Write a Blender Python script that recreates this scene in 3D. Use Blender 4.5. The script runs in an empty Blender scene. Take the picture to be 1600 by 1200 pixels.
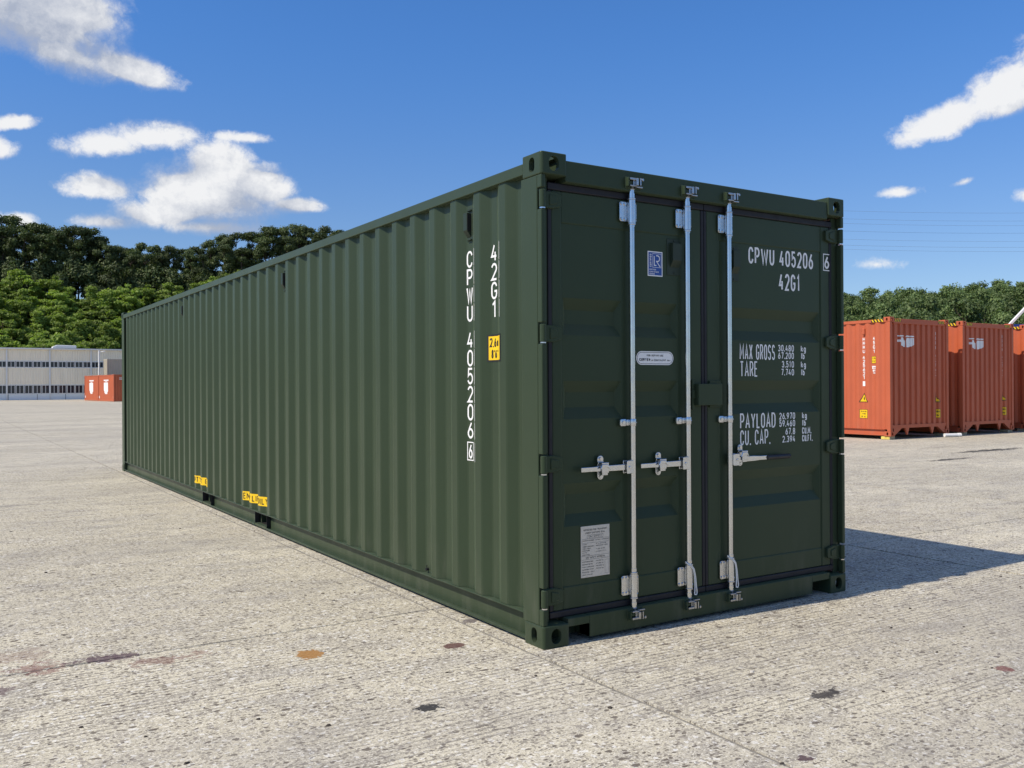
import bpy, bmesh, math, random
import numpy as np
from mathutils import Vector, Matrix, noise
R = math.radians
random.seed(7)
rng = np.random.default_rng(11)
sc = bpy.context.scene
col = sc.collection

# ------------------------------------------------------------------ camera
CAM = Vector((-2.673, -3.875, 1.375))
YAW, PIT, ROLL = R(32.683), R(0.061), R(-0.310)
fw = Vector((math.sin(YAW)*math.cos(PIT), math.cos(YAW)*math.cos(PIT), math.sin(PIT)))
rt = Vector((math.cos(YAW), -math.sin(YAW), 0)); up = rt.cross(fw)
r2 = rt*math.cos(ROLL)+up*math.sin(ROLL); u2 = -rt*math.sin(ROLL)+up*math.cos(ROLL)
cd = bpy.data.cameras.new('camera'); cam = bpy.data.objects.new('camera', cd); col.objects.link(cam)
cam.matrix_world = Matrix(((r2.x, u2.x, -fw.x, CAM.x), (r2.y, u2.y, -fw.y, CAM.y), (r2.z, u2.z, -fw.z, CAM.z), (0, 0, 0, 1)))
cd.lens = 31.955; cd.sensor_width = 36; cd.clip_start = 0.05; cd.clip_end = 6000
sc.camera = cam

# ------------------------------------------------------------------ light
SUN = Vector((-2.245, 0.135, 2.591)).normalized()
sl = bpy.data.lights.new('sun', 'SUN'); sl.energy = 5.0; sl.angle = R(0.53); sl.color = (1.0, 0.90, 0.755)
so = bpy.data.objects.new('sun', sl); col.objects.link(so)
so.rotation_euler = SUN.to_track_quat('Z', 'Y').to_euler(); so.location = (-20, 0, 30)
sc.view_settings.view_transform = 'Standard'; sc.view_settings.look = 'None'
sc.view_settings.gamma = 1; sc.view_settings.use_curve_mapping = False
sc.view_settings.exposure = 0.0
sc.cycles.use_denoising = True
sc.cycles.max_bounces = 6; sc.cycles.diffuse_bounces = 3; sc.cycles.glossy_bounces = 3; sc.cycles.transmission_bounces = 2; sc.cycles.transparent_max_bounces = 6
SKY_STRENGTH = 0.11

# ------------------------------------------------------------------ node helpers
class NT:
    def __init__(s, nt): s.nt = nt; s.n = nt.nodes; s.l = nt.links
    def node(s, t, **k):
        n = s.n.new(t)
        for a, b in k.items(): setattr(n, a, b)
        return n
    def put(s, sock, v):
        if v is None: return
        if isinstance(v, bpy.types.NodeSocket): s.l.new(v, sock)
        else:
            if hasattr(sock.default_value, '__len__') and not hasattr(v, '__len__'): v = (v,)*len(sock.default_value)
            if hasattr(v, '__len__') and len(sock.default_value) == 4 and len(v) == 3: v = (*v, 1)
            sock.default_value = v
    def math(s, op, a, b=None, c=None, clamp=False):
        n = s.node('ShaderNodeMath', operation=op, use_clamp=clamp)
        for i, v in enumerate((a, b, c)): s.put(n.inputs[i], v)
        return n.outputs[0]
    def vmath(s, op, a, b=None, out=0):
        n = s.node('ShaderNodeVectorMath', operation=op)
        s.put(n.inputs[0], a); s.put(n.inputs[1], b)
        return n.outputs[out]
    def mix(s, f, a, b, blend='MIX'):
        n = s.node('ShaderNodeMix', data_type='RGBA', blend_type=blend)
        s.put(n.inputs[0], f); s.put(n.inputs[6], a); s.put(n.inputs[7], b)
        return n.outputs[2]
    def sstep(s, x, a, b, lo=0.0, hi=1.0, kind='SMOOTHSTEP'):
        n = s.node('ShaderNodeMapRange', interpolation_type=kind)
        s.put(n.inputs[0], x); s.put(n.inputs[1], a); s.put(n.inputs[2], b); s.put(n.inputs[3], lo); s.put(n.inputs[4], hi)
        return n.outputs[0]
    def noise(s, vec, scale, detail=2, rough=0.5, dist=0.0, out=0):
        n = s.node('ShaderNodeTexNoise')
        s.put(n.inputs['Vector'], vec); n.inputs['Scale'].default_value = scale
        n.inputs['Detail'].default_value = detail; n.inputs['Roughness'].default_value = rough; n.inputs['Distortion'].default_value = dist
        return n.outputs[out]
    def voro(s, vec, scale, feature='F1', out='Distance', rand=1.0):
        n = s.node('ShaderNodeTexVoronoi', feature=feature)
        s.put(n.inputs['Vector'], vec); n.inputs['Scale'].default_value = scale; n.inputs['Randomness'].default_value = rand
        return n.outputs[out]
    def mapping(s, vec, scale=(1, 1, 1), loc=(0, 0, 0)):
        n = s.node('ShaderNodeMapping'); s.put(n.inputs[0], vec)
        n.inputs['Scale'].default_value = scale; n.inputs['Location'].default_value = loc
        return n.outputs[0]
    def sep(s, v):
        n = s.node('ShaderNodeSeparateXYZ'); s.put(n.inputs[0], v); return n.outputs
    def comb(s, x, y, z):
        n = s.node('ShaderNodeCombineXYZ')
        for i, v in enumerate((x, y, z)): s.put(n.inputs[i], v)
        return n.outputs[0]

# ------------------------------------------------------------------ sky (world)
w = bpy.data.worlds.new('World'); sc.world = w; w.use_nodes = True
w.node_tree.nodes.clear(); W = NT(w.node_tree)
sky = W.node('ShaderNodeTexSky'); sky.sky_type = 'NISHITA'; sky.sun_disc = False
sky.sun_elevation = math.asin(SUN.z); sky.sun_rotation = math.atan2(SUN.x, SUN.y)
sky.altitude = 0; sky.air_density = 1.0; sky.dust_density = 0.25; sky.ozone_density = 3.0
# cumulus clouds: ellipses in azimuth / elevation (degrees) roughened by 3-D noise of the direction
CL = [ # az, el, ra, re, lean, weight
 (2.2, 20.6, 5.8, 3.3, 0.0, 1.15), (5.4, 19.3, 4.2, 1.9, -.1, 1.0), (6.6, 20.2, 3.2, 1.9, 0.0, 1.0), (6.4, 18.2, 3.4, 1.5, -.15, 1.0), (9.6, 17.9, 2.9, 1.05, -.18, 1.0), (-2, 22, 4, 4, 0, 1.0),
 (8.5, 13.6, 3.2, 1.25, .12, .66), (11.3, 14.4, 3.2, 1.3, .02, .66), (16.4, 14.7, 3.0, .62, .0, .52),
 (15.0, 12.7, 2.0, 1.55, 0, 1.1), (14.3, 11.2, 3.4, 1.9, 0, 1.2), (17.3, 11.9, 1.7, 1.3, 0, 1.1), (19.4, 10.9, 2.0, .6, 0, .85), (12.0, 10.1, 3.4, 1.2, .1, .95), (8.8, 9.4, 2.4, .7, 0, .7), (14.5, 9.4, 4.0, .8, 0, .8),
 (8.1, 11.3, 2.2, .95, 0, .9), (4.0, 14.3, 1.8, .6, .2, .72), (3.0, 12.9, 1.6, .9, 0, .7), (4.2, 9.2, 1.2, .6, 0, .75),
 (61.5, 15.6, 2.4, 1.55, .2, 1.05), (58.2, 14.4, 2.6, 1.05, .2, .98), (64.5, 16.6, 3.2, 2.2, .1, 1.0), (55.7, 10.9, 1.8, .55, 0, .5), (62.6, 10.1, 1.4, .7, 0, .55), (54.6, 6.9, 3.0, .9, 0, .30), (59.2, 11.2, 1.8, .5, .2, .22),
 (85, 14, 7, 2.5, 0, 1), (110, 19, 6, 2.5, 0, .95), (150, 13, 8, 2.4, 0, 1), (185, 22, 6, 2.6, 0, .9), (215, 12, 7, 2.0, 0, 1), (250, 18, 6, 2.4, 0, .95), (300, 13, 8, 2.6, 0, 1), (330, 20, 6, 2.5, 0, .95),
 (18, 44, 20, 7, 0, 1.1), (78, 50, 24, 8, 0, 1.1), (-40, 40, 22, 7, .1, 1.1), (130, 40, 20, 7, 0, 1.1), (180, 57, 30, 9, 0, 1.1), (235, 44, 22, 7, 0, 1.1), (300, 64, 44, 9, 0, 1.1), (100, 74, 70, 9, 0, 1.1), (205, 30, 14, 4.5, 0, 1.1), (160, 27, 9, 3, 0, 1.0), (275, 30, 10, 3, 0, .9),  # high clouds out of view, added to whiten the blue ambient light
]
def cloud_group(name):
    grp = bpy.data.node_groups.new(name, 'ShaderNodeTree')
    grp.interface.new_socket('Vector', in_out='INPUT', socket_type='NodeSocketVector')
    grp.interface.new_socket('Field', in_out='OUTPUT', socket_type='NodeSocketFloat')
    G = NT(grp); gi = G.node('NodeGroupInput'); go = G.node('NodeGroupOutput')
    return grp, G, gi.outputs[0], go
shape_grp, G, gv, go = cloud_group('cloud_shape'); gx = G.sep(gv)
az = G.math('DEGREES', G.math('ARCTAN2', gx[0], gx[1])); el = G.math('DEGREES', G.math('ARCSINE', gx[2]))
best = None
for a0, e0, ra, re, lean, wt in CL:
    a0 = (a0+180) % 360-180
    da = G.math('SUBTRACT', az, a0)
    de = G.math('SUBTRACT', G.math('SUBTRACT', el, e0), G.math('MULTIPLY', da, lean))
    # flatter, sharper base: the lower half is squeezed
    de = G.math('MAXIMUM', de, G.math('MULTIPLY', de, -1.35)) if re > .5 else G.math('ABSOLUTE', de)
    q = G.math('SQRT', G.math('ADD', G.math('POWER', G.math('ABSOLUTE', G.math('DIVIDE', da, ra)), 2.0), G.math('POWER', G.math('DIVIDE', de, re), 2.0)))
    f = G.math('SUBTRACT', wt, q)
    best = f if best is None else G.math('SMOOTH_MAX', best, f, 0.25)
G.put(go.inputs[0], G.math('MULTIPLY_ADD', best, 1.65, .06))
noise_grp, G, gv, go = cloud_group('cloud_noise')
wrp = G.vmath('ADD', gv, G.vmath('MULTIPLY', G.vmath('SUBTRACT', G.noise(gv, 30, 4, .6, out=1), (.5, .5, .5)), (.045, .045, .03)))
def billow(scale, detail, rough):
    n = G.node('ShaderNodeTexVoronoi', feature='F1', normalize=True)
    G.put(n.inputs['Vector'], wrp); n.inputs['Scale'].default_value = scale
    n.inputs['Detail'].default_value = detail; n.inputs['Roughness'].default_value = rough; n.inputs['Lacunarity'].default_value = 2.1
    return n.outputs['Distance']
bl = billow(46, 5.0, .62)
nz = G.noise(G.mapping(gv, (1, 1, 1.3)), 15, 8, 0.66, 0.1)
f = G.math('MULTIPLY_ADD', bl, -1.9, .80)
f = G.math('ADD', f, G.math('MULTIPLY_ADD', nz, 1.7, -.80))
G.put(go.inputs[0], f)
tc = W.node('ShaderNodeTexCoord'); dirv = tc.outputs['Generated']
def field(grp, v):
    n = W.node('ShaderNodeGroup'); n.node_tree = grp; W.put(n.inputs[0], v); return n.outputs[0]
def off(a): return W.vmath('NORMALIZE', W.vmath('ADD', dirv, a))
S0 = field(shape_grp, dirv); S2 = field(shape_grp, off((-0.022, 0.010, 0.034)))
N0 = field(noise_grp, dirv); N1 = field(noise_grp, off((-0.006, 0.003, 0.009)))
F0 = W.math('ADD', S0, N0)
small = W.math('SUBTRACT', N0, N1); broad = W.math('SUBTRACT', S0, S2); F2 = W.math('MULTIPLY_ADD', N0, .5, S2)
soft = W.sstep(broad, .35, -.45, .90, 1.75)
dens = W.sstep(F0, -.08, soft)
lit = W.math('ADD', W.math('MULTIPLY_ADD', small, .70, .58), W.math('MULTIPLY', broad, .30))
lit = W.math('SUBTRACT', lit, W.math('MULTIPLY', W.math('MAXIMUM', F2, 0.0), .27), clamp=True)
ccol = W.mix(lit, (0.46, 0.51, 0.62), (1.0, 1.0, 1.0))
bg1 = W.node('ShaderNodeBackground'); bg2 = W.node('ShaderNodeBackground')
hs = W.node('ShaderNodeHueSaturation'); hs.inputs['Saturation'].default_value = 1.0; W.put(hs.inputs['Color'], sky.outputs[0])
elv = W.sep(tc.outputs['Generated'])[2]
tint = W.mix(W.sstep(elv, .08, .40), (.74, .85, 1.06), (.54, .96, 1.44))
W.put(bg1.inputs[0], W.mix(1.0, hs.outputs[0], tint, 'MULTIPLY')); bg1.inputs[1].default_value = SKY_STRENGTH
W.put(bg2.inputs[0], ccol); bg2.inputs[1].default_value = 0.92
ms = W.node('ShaderNodeMixShader'); W.put(ms.inputs[0], W.math('MULTIPLY', dens, 0.95))
W.l.new(bg1.outputs[0], ms.inputs[1]); W.l.new(bg2.outputs[0], ms.inputs[2])
wo = W.node('ShaderNodeOutputWorld'); W.l.new(ms.outputs[0], wo.inputs[0])
w.cycles.sampling_method = 'MANUAL'; w.cycles.sample_map_resolution = 1024

# ------------------------------------------------------------------ materials
def bsdf_mat(name):
    m = bpy.data.materials.new(name); m.use_nodes = True
    N = NT(m.node_tree); b = m.node_tree.nodes['Principled BSDF']
    return m, N, b
def simple(name, c, rough=0.5, metal=0.0, spec=0.5, var=0.06, vscale=6.0, bump=0.0, bscale=60.0, stretch=(1, 1, 1)):
    m, N, b = bsdf_mat(name)
    p = N.node('ShaderNodeNewGeometry').outputs['Position']
    ps = N.mapping(p, stretch)
    n = N.noise(ps, vscale, 5, .6)
    k = N.sstep(n, .3, .7, 1-var, 1+var, 'LINEAR')
    N.put(b.inputs['Base Color'], N.mix(1.0, c, N.comb(k, k, k), 'MULTIPLY'))
    N.put(b.inputs['Roughness'], N.sstep(N.noise(ps, vscale*2.3, 4, .6), .3, .7, max(rough-.07, .02), rough+.07, 'LINEAR'))
    b.inputs['Metallic'].default_value = metal; b.inputs['Specular IOR Level'].default_value = spec
    if bump:
        bn = N.node('ShaderNodeBump'); bn.inputs['Strength'].default_value = bump; bn.inputs['Distance'].default_value = .002
        N.put(bn.inputs['Height'], N.noise(p, bscale, 3, .6)); N.l.new(bn.outputs[0], b.inputs['Normal'])
    return m
def paint(name, c, rough=.42, spec=.5, wave=.25, dust=None, dustz=0.5, ior=1.5, sheen=0.0):
    """sprayed steel paint: slight sheet waviness, orange peel, faint road dust near the foot"""
    m, N, b = bsdf_mat(name)
    p = N.node('ShaderNodeNewGeometry').outputs['Position']
    n = N.noise(p, 1.3, 5, .62)
    k = N.sstep(n, .3, .7, .94, 1.06, 'LINEAR')
    cc = N.mix(1.0, c, N.comb(k, k, k), 'MULTIPLY')
    if dust:
        z = N.sep(p)[2]
        d = N.math('MULTIPLY', N.sstep(z, dustz, 0.0), N.sstep(N.noise(N.mapping(p, (3, 3, .6)), 3.0, 6, .65), .45, .8))
        cc = N.mix(N.math('MULTIPLY', d, .22), cc, dust)
    N.put(b.inputs['Base Color'], cc)
    N.put(b.inputs['Roughness'], N.sstep(N.noise(p, 3.1, 5, .6), .3, .7, rough-.05, rough+.06, 'LINEAR'))
    b.inputs['Specular IOR Level'].default_value = spec; b.inputs['IOR'].default_value = ior
    if sheen:
        b.inputs['Sheen Weight'].default_value = sheen; b.inputs['Sheen Roughness'].default_value = .5; b.inputs['Sheen Tint'].default_value = (.7, .9, .55, 1); b.inputs['Specular Tint'].default_value = (.82, 1, .80, 1)
    h = N.math('ADD', N.math('MULTIPLY', N.noise(p, 2.2, 2, .5), 1.0), N.math('MULTIPLY', N.noise(p, 260, 2, .5), .0035))
    bn = N.node('ShaderNodeBump'); bn.inputs['Strength'].default_value = wave; bn.inputs['Distance'].default_value = .02
    N.put(bn.inputs['Height'], h); N.l.new(bn.outputs[0], b.inputs['Normal'])
    return m
M = {}
M['green'] = paint('dark green container paint', (0.0285, 0.0425, 0.0240), .36, .5, .14, (.20, .19, .16), .6, 1.32, .12)
M['orange'] = paint('orange red container paint', (0.47, 0.108, 0.045), .5, .4, .12, (.3, .26, .2), .6)
M['orange2'] = paint('rust orange container paint', (0.46, 0.112, 0.046), .5, .4, .1)
M['beige'] = paint('beige container paint', (0.42, 0.38, 0.29), .55, .4, .1)
M['rubber'] = simple('black rubber', (0.010, 0.010, 0.014), .55, 0, .4)
M['black'] = simple('black paint and painted shade', (0.008, 0.008, 0.009), .7)  # real black parts, and painted shade in forklift pockets and vent slots
M['galv'] = simple('galvanised steel', (0.63, 0.645, 0.655), .20, 1.0, .5, .05, 9)
M['zinc'] = simple('bright zinc plate', (0.62, 0.635, 0.65), .24, 1.0, .5, .05, 12)
M['camsteel'] = simple('worn forged steel', (0.42, 0.43, 0.44), .3, 1.0, .5, .2, 60)
M['white'] = simple('white vinyl', (0.80, 0.80, 0.79), .45, 0, .4, .03)
M['yellow'] = simple('yellow vinyl', (0.80, 0.52, 0.01), .45, 0, .4, .05)
M['blackink'] = simple('black ink', (0.012, 0.012, 0.012), .5)
M['blue'] = simple('blue vinyl', (0.012, 0.065, 0.30), .4)
M['plate'] = simple('brushed steel data plate', (0.60, 0.55, 0.47), .5, .1, .5, .08, 60)
M['plastic'] = simple('dark green plastic vent', (0.026, 0.040, 0.026), .45, 0, .3, .05)
M['strap'] = simple('white plastic strap', (0.70, 0.70, 0.68), .5)
M['grip'] = simple('black plastic grip', (0.010, 0.009, 0.014), .4)
M['timber'] = simple('weathered wooden block', (0.36, 0.31, 0.20), .8, 0, .3, .25, 18)
M['yblock'] = simple('yellow painted block', (0.62, 0.50, 0.12), .7, 0, .3, .3, 14)
M['clad'] = simple('grey warehouse cladding', (0.90, 0.81, 0.63), .6, 0, .4, .07, .9, stretch=(2, 2, .25))
M['cladblue'] = simple('pale blue grey plinth', (0.76, 0.80, 0.80), .6, 0, .4, .07, .9)
M['trim'] = simple('pale grey metal trim', (0.74, 0.74, 0.71), .5, 0, .4, .04)
M['roof'] = simple('grey metal roof', (0.42, 0.42, 0.41), .5, .2, .5, .08, 1)
M['glass'] = simple('dark window glass', (0.020, 0.028, 0.038), .12, 0, .6, .3, .8)
M['whitem'] = simple('white painted metal', (0.78, 0.78, 0.76), .4, 0, .5, .04)
M['cblue'] = simple('blue crane paint', (0.02, 0.08, 0.32), .4)
M['cred'] = simple('red crane paint', (0.55, 0.03, 0.02), .4)
M['tyre'] = simple('tyre rubber', (0.015, 0.015, 0.015), .8)
M['cable'] = simple('overhead cable', (0.14, 0.15, 0.17), .6)
M['hill'] = simple('woodland floor', (0.035, 0.042, 0.018), .9, 0, .2, .4, .4)
M['bark'] = simple('tree bark', (0.060, 0.048, 0.036), .9, 0, .2, .3, 3)

def leafmat(name, a, b_, trans):
    m, N, b = bsdf_mat(name)
    g = N.node('ShaderNodeNewGeometry'); oi = N.node('ShaderNodeObjectInfo')
    c = N.mix(N.sstep(g.outputs['Random Per Island'], .1, .9), a, b_)
    k = N.sstep(oi.outputs['Random'], 0, 1, .74, 1.22, 'LINEAR')
    kk = N.sstep(N.noise(g.outputs['Position'], .55, 3, .6), .32, .68, .72, 1.25, 'LINEAR')
    k = N.math('MULTIPLY', k, kk)
    c = N.mix(1.0, c, N.comb(k, k, N.math('MULTIPLY', k, .95)), 'MULTIPLY')
    N.put(b.inputs['Base Color'], c); b.inputs['Roughness'].default_value = .55; b.inputs['Specular IOR Level'].default_value = .25
    t = N.node('ShaderNodeBsdfTranslucent'); N.put(t.inputs[0], N.mix(1.0, c, (1.1, 1.25, .5), 'MULTIPLY'))
    mx = N.node('ShaderNodeMixShader'); mx.inputs[0].default_value = trans
    N.l.new(b.outputs[0], mx.inputs[1]); N.l.new(t.outputs[0], mx.inputs[2])
    N.l.new(mx.outputs[0], m.node_tree.nodes['Material Output'].inputs[0])
    return m
M['leafdark'] = leafmat('dark ridge foliage', (.050, .078, .028), (.100, .130, .048), .2)
M['leaflight'] = leafmat('light green foliage', (.160, .240, .045), (.270, .350, .080), .42)
M['leafmid'] = leafmat('mid green foliage', (.088, .138, .050), (.160, .215, .082), .25)

# ------------------------------------------------------------------ concrete
def concrete():
    m, N, b = bsdf_mat('weathered concrete')
    g = N.node('ShaderNodeNewGeometry'); p = g.outputs['Position']; X = N.sep(p)
    oi = N.node('ShaderNodeObjectInfo')
    big = N.noise(N.mapping(p, (.55, .9, 1)), .5, 6, .62)
    mid = N.noise(N.mapping(p, (.6, 1.4, 1)), 3.0, 7, .65)
    fine = N.noise(p, 95, 4, .65)
    vA = N.node('ShaderNodeTexVoronoi'); N.put(vA.inputs['Vector'], p); vA.inputs['Scale'].default_value = 165
    agg = N.sep(vA.outputs['Color'])[0]
    vB = N.node('ShaderNodeTexVoronoi'); N.put(vB.inputs['Vector'], p); vB.inputs['Scale'].default_value = 62
    aggb = N.sep(vB.outputs['Color'])[1]
    c = N.mix(N.sstep(big, .3, .7), (.470, .430, .326), (.592, .548, .420))
    c = N.mix(N.sstep(mid, .42, .72), c, (.37, .345, .290))
    # exposed aggregate: light and dark stones
    c = N.mix(N.sstep(agg, .72, .95, 0, .62), c, (.78, .74, .64))
    c = N.mix(N.sstep(agg, .32, .05, 0, .68), c, (.20, .18, .15))
    c = N.mix(N.sstep(aggb, .14, .02, 0, .7), c, (.20, .175, .155))
    c = N.mix(N.sstep(aggb, .90, .97, 0, .6), c, (.74, .73, .69))
    c = N.mix(N.sstep(fine, .52, .76, 0, .55), c, (.22, .20, .18))
    # broom grooves running along x, only where they have not worn away
    wob = N.math('MULTIPLY', N.noise(N.mapping(p, (1.2, .4, 1)), 2.0, 2, .5), .02)
    gy = N.math('ADD', X[1], wob)
    fr = N.math('FRACT', N.math('DIVIDE', gy, .038))
    groove = N.sstep(N.math('ABSOLUTE', N.math('SUBTRACT', fr, .5)), .09, .22, 1, 0)
    worn = N.sstep(N.noise(N.mapping(p, (.5, 1, 1)), .85, 4, .6), .40, .56)
    brk = N.sstep(N.noise(N.mapping(p, (4, 60, 1)), 1.0, 3, .6), .42, .58)
    groove = N.math('MULTIPLY', N.math('MULTIPLY', groove, worn), brk)
    c = N.mix(N.math('MULTIPLY', groove, .72), c, (.165, .15, .132))
    # elongated dark pits and scuffs
    wv = N.vmath('ADD', p, N.vmath('MULTIPLY', N.noise(p, 22, 3, .6, out=1), (.035, .022, 0)))
    def pits(scale, cut, size):
        v = N.node('ShaderNodeTexVoronoi', voronoi_dimensions='2D'); N.put(v.inputs['Vector'], N.mapping(wv, scale)); v.inputs['Scale'].default_value = 1.0
        cc = N.sep(v.outputs['Color'])
        thr = N.math('MULTIPLY', N.math('MULTIPLY', cc[1], size), N.math('GREATER_THAN', cc[0], cut))
        d = N.math('SUBTRACT', N.math('ADD', v.outputs['Distance'], N.math('MULTIPLY_ADD', fine, .10, -.05)), thr)
        return N.sstep(d, .015, -.03)
    pit = N.math('MAXIMUM', pits((8, 12, 1), .74, .17), N.math('MAXIMUM', pits((20, 34, 1), .62, .28), N.math('MULTIPLY', pits((46, 70, 1), .6, .42), .8)))
    c = N.mix(N.math('MULTIPLY', pit, .85), c, (.085, .066, .054))
    crk = N.voro(N.mapping(N.vmath('ADD', p, N.vmath('MULTIPLY', N.noise(p, 14, 4, .65, out=1), (.07, .05, 0))), (9, 22, 1)), 1.0, 'DISTANCE_TO_EDGE')
    hair = N.math('MULTIPLY', N.sstep(crk, .03, .008), N.sstep(N.noise(p, 3.3, 3, .6), .52, .62))
    c = N.mix(N.math('MULTIPLY', hair, .6), c, (.13, .115, .10))
    # broad tyre-worn bands and old damp marks, far more stretched along x
    band = N.noise(N.mapping(p, (.045, .33, 1)), 1.0, 5, .62, .4)
    c = N.mix(N.sstep(band, .48, .70, 0, .60), c, (.285, .265, .235))
    skid = N.noise(N.mapping(p, (.16, 1.9, 1)), 1.0, 4, .7, .5)
    c = N.mix(N.sstep(skid, .60, .74, 0, .55), c, (.15, .145, .14))
    # spilled paint and oil spots with their own outline: x, y, rx, ry, raggedness, colour, strength
    spots = [(-1.03, .61, .072, .075, 2.2, (.31, .15, .035), .9), (-.345, .335, .062, .05, .7, (.10, .045, .04), .9),
             (-.88, -.41, .05, .045, 3.2, (.03, .03, .032), .95), (-2.23, 1.12, .10, .09, 4.5, (.17, .055, .05), .55), (-1.93, 1.12, .14, .06, 4.0, (.09, .055, .07), .85),
             (-1.70, .93, .15, .05, 6.5, (.16, .06, .05), .5), (.66, -1.23, .10, .045, 2.8, (.045, .04, .04), .9), (1.66, -1.47, .045, .035, 2.4, (.15, .04, .04), .75), (.93, -2.02, .10, .06, 2.6, (.16, .155, .15), .8),
             (1.5, -1.98, .045, .03, 2.0, (.22, .05, .05), .9), (.02, -1.64, .03, .03, 2.6, (.07, .04, .05), .9), (-.02, .72, .05, .04, 2.0, (.12, .10, .10), .8),
             (15.4, 6.4, 1.1, .16, 3.5, (.035, .035, .035), .9), (12.7, 5.6, .6, .10, 3.0, (.04, .04, .04), .9),
             (-2.45, .86, .12, .06, 3.0, (.10, .06, .07), .7), (-2.37, 1.42, .2, .12, 4.0, (.15, .07, .06), .35)]
    rag = N.noise(p, 26, 5, .7); rag2 = N.noise(p, 7, 3, .6)
    rg = N.math('ADD', N.math('MULTIPLY_ADD', rag, 1.0, -.5), N.math('MULTIPLY_ADD', rag2, .8, -.4))
    for sx, sy, rx, ry, k, cc, st in spots:
        dx = N.math('DIVIDE', N.math('SUBTRACT', X[0], sx), rx); dy = N.math('DIVIDE', N.math('SUBTRACT', X[1], sy), ry)
        d = N.math('SQRT', N.math('ADD', N.math('MULTIPLY', dx, dx), N.math('MULTIPLY', dy, dy)))
        d = N.math('ADD', d, N.math('MULTIPLY', rg, k))
        c = N.mix(N.sstep(d, 1.05, .85, 0, st), c, cc)
    k = N.sstep(oi.outputs['Random'], 0, 1, .965, 1.035, 'LINEAR')
    c = N.mix(1.0, c, N.comb(k, k, k), 'MULTIPLY')
    N.put(b.inputs['Base Color'], c); b.inputs['Roughness'].default_value = .88; b.inputs['Specular IOR Level'].default_value = .25
    h = N.math('ADD', N.math('MULTIPLY', agg, .35), N.math('MULTIPLY', fine, .5))
    h = N.math('SUBTRACT', h, N.math('ADD', N.math('MULTIPLY', groove, 1.0), N.math('MULTIPLY', pit, 1.0)))
    bn = N.node('ShaderNodeBump'); bn.inputs['Strength'].default_value = .55; bn.inputs['Distance'].default_value = .003
    N.put(bn.inputs['Height'], h); N.l.new(bn.outputs[0], b.inputs['Normal'])
    return m
M['concrete'] = concrete()
M['joint'] = simple('gritty joint filler', (.21, .198, .175), .95, 0, .2, .3, 40)

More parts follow.
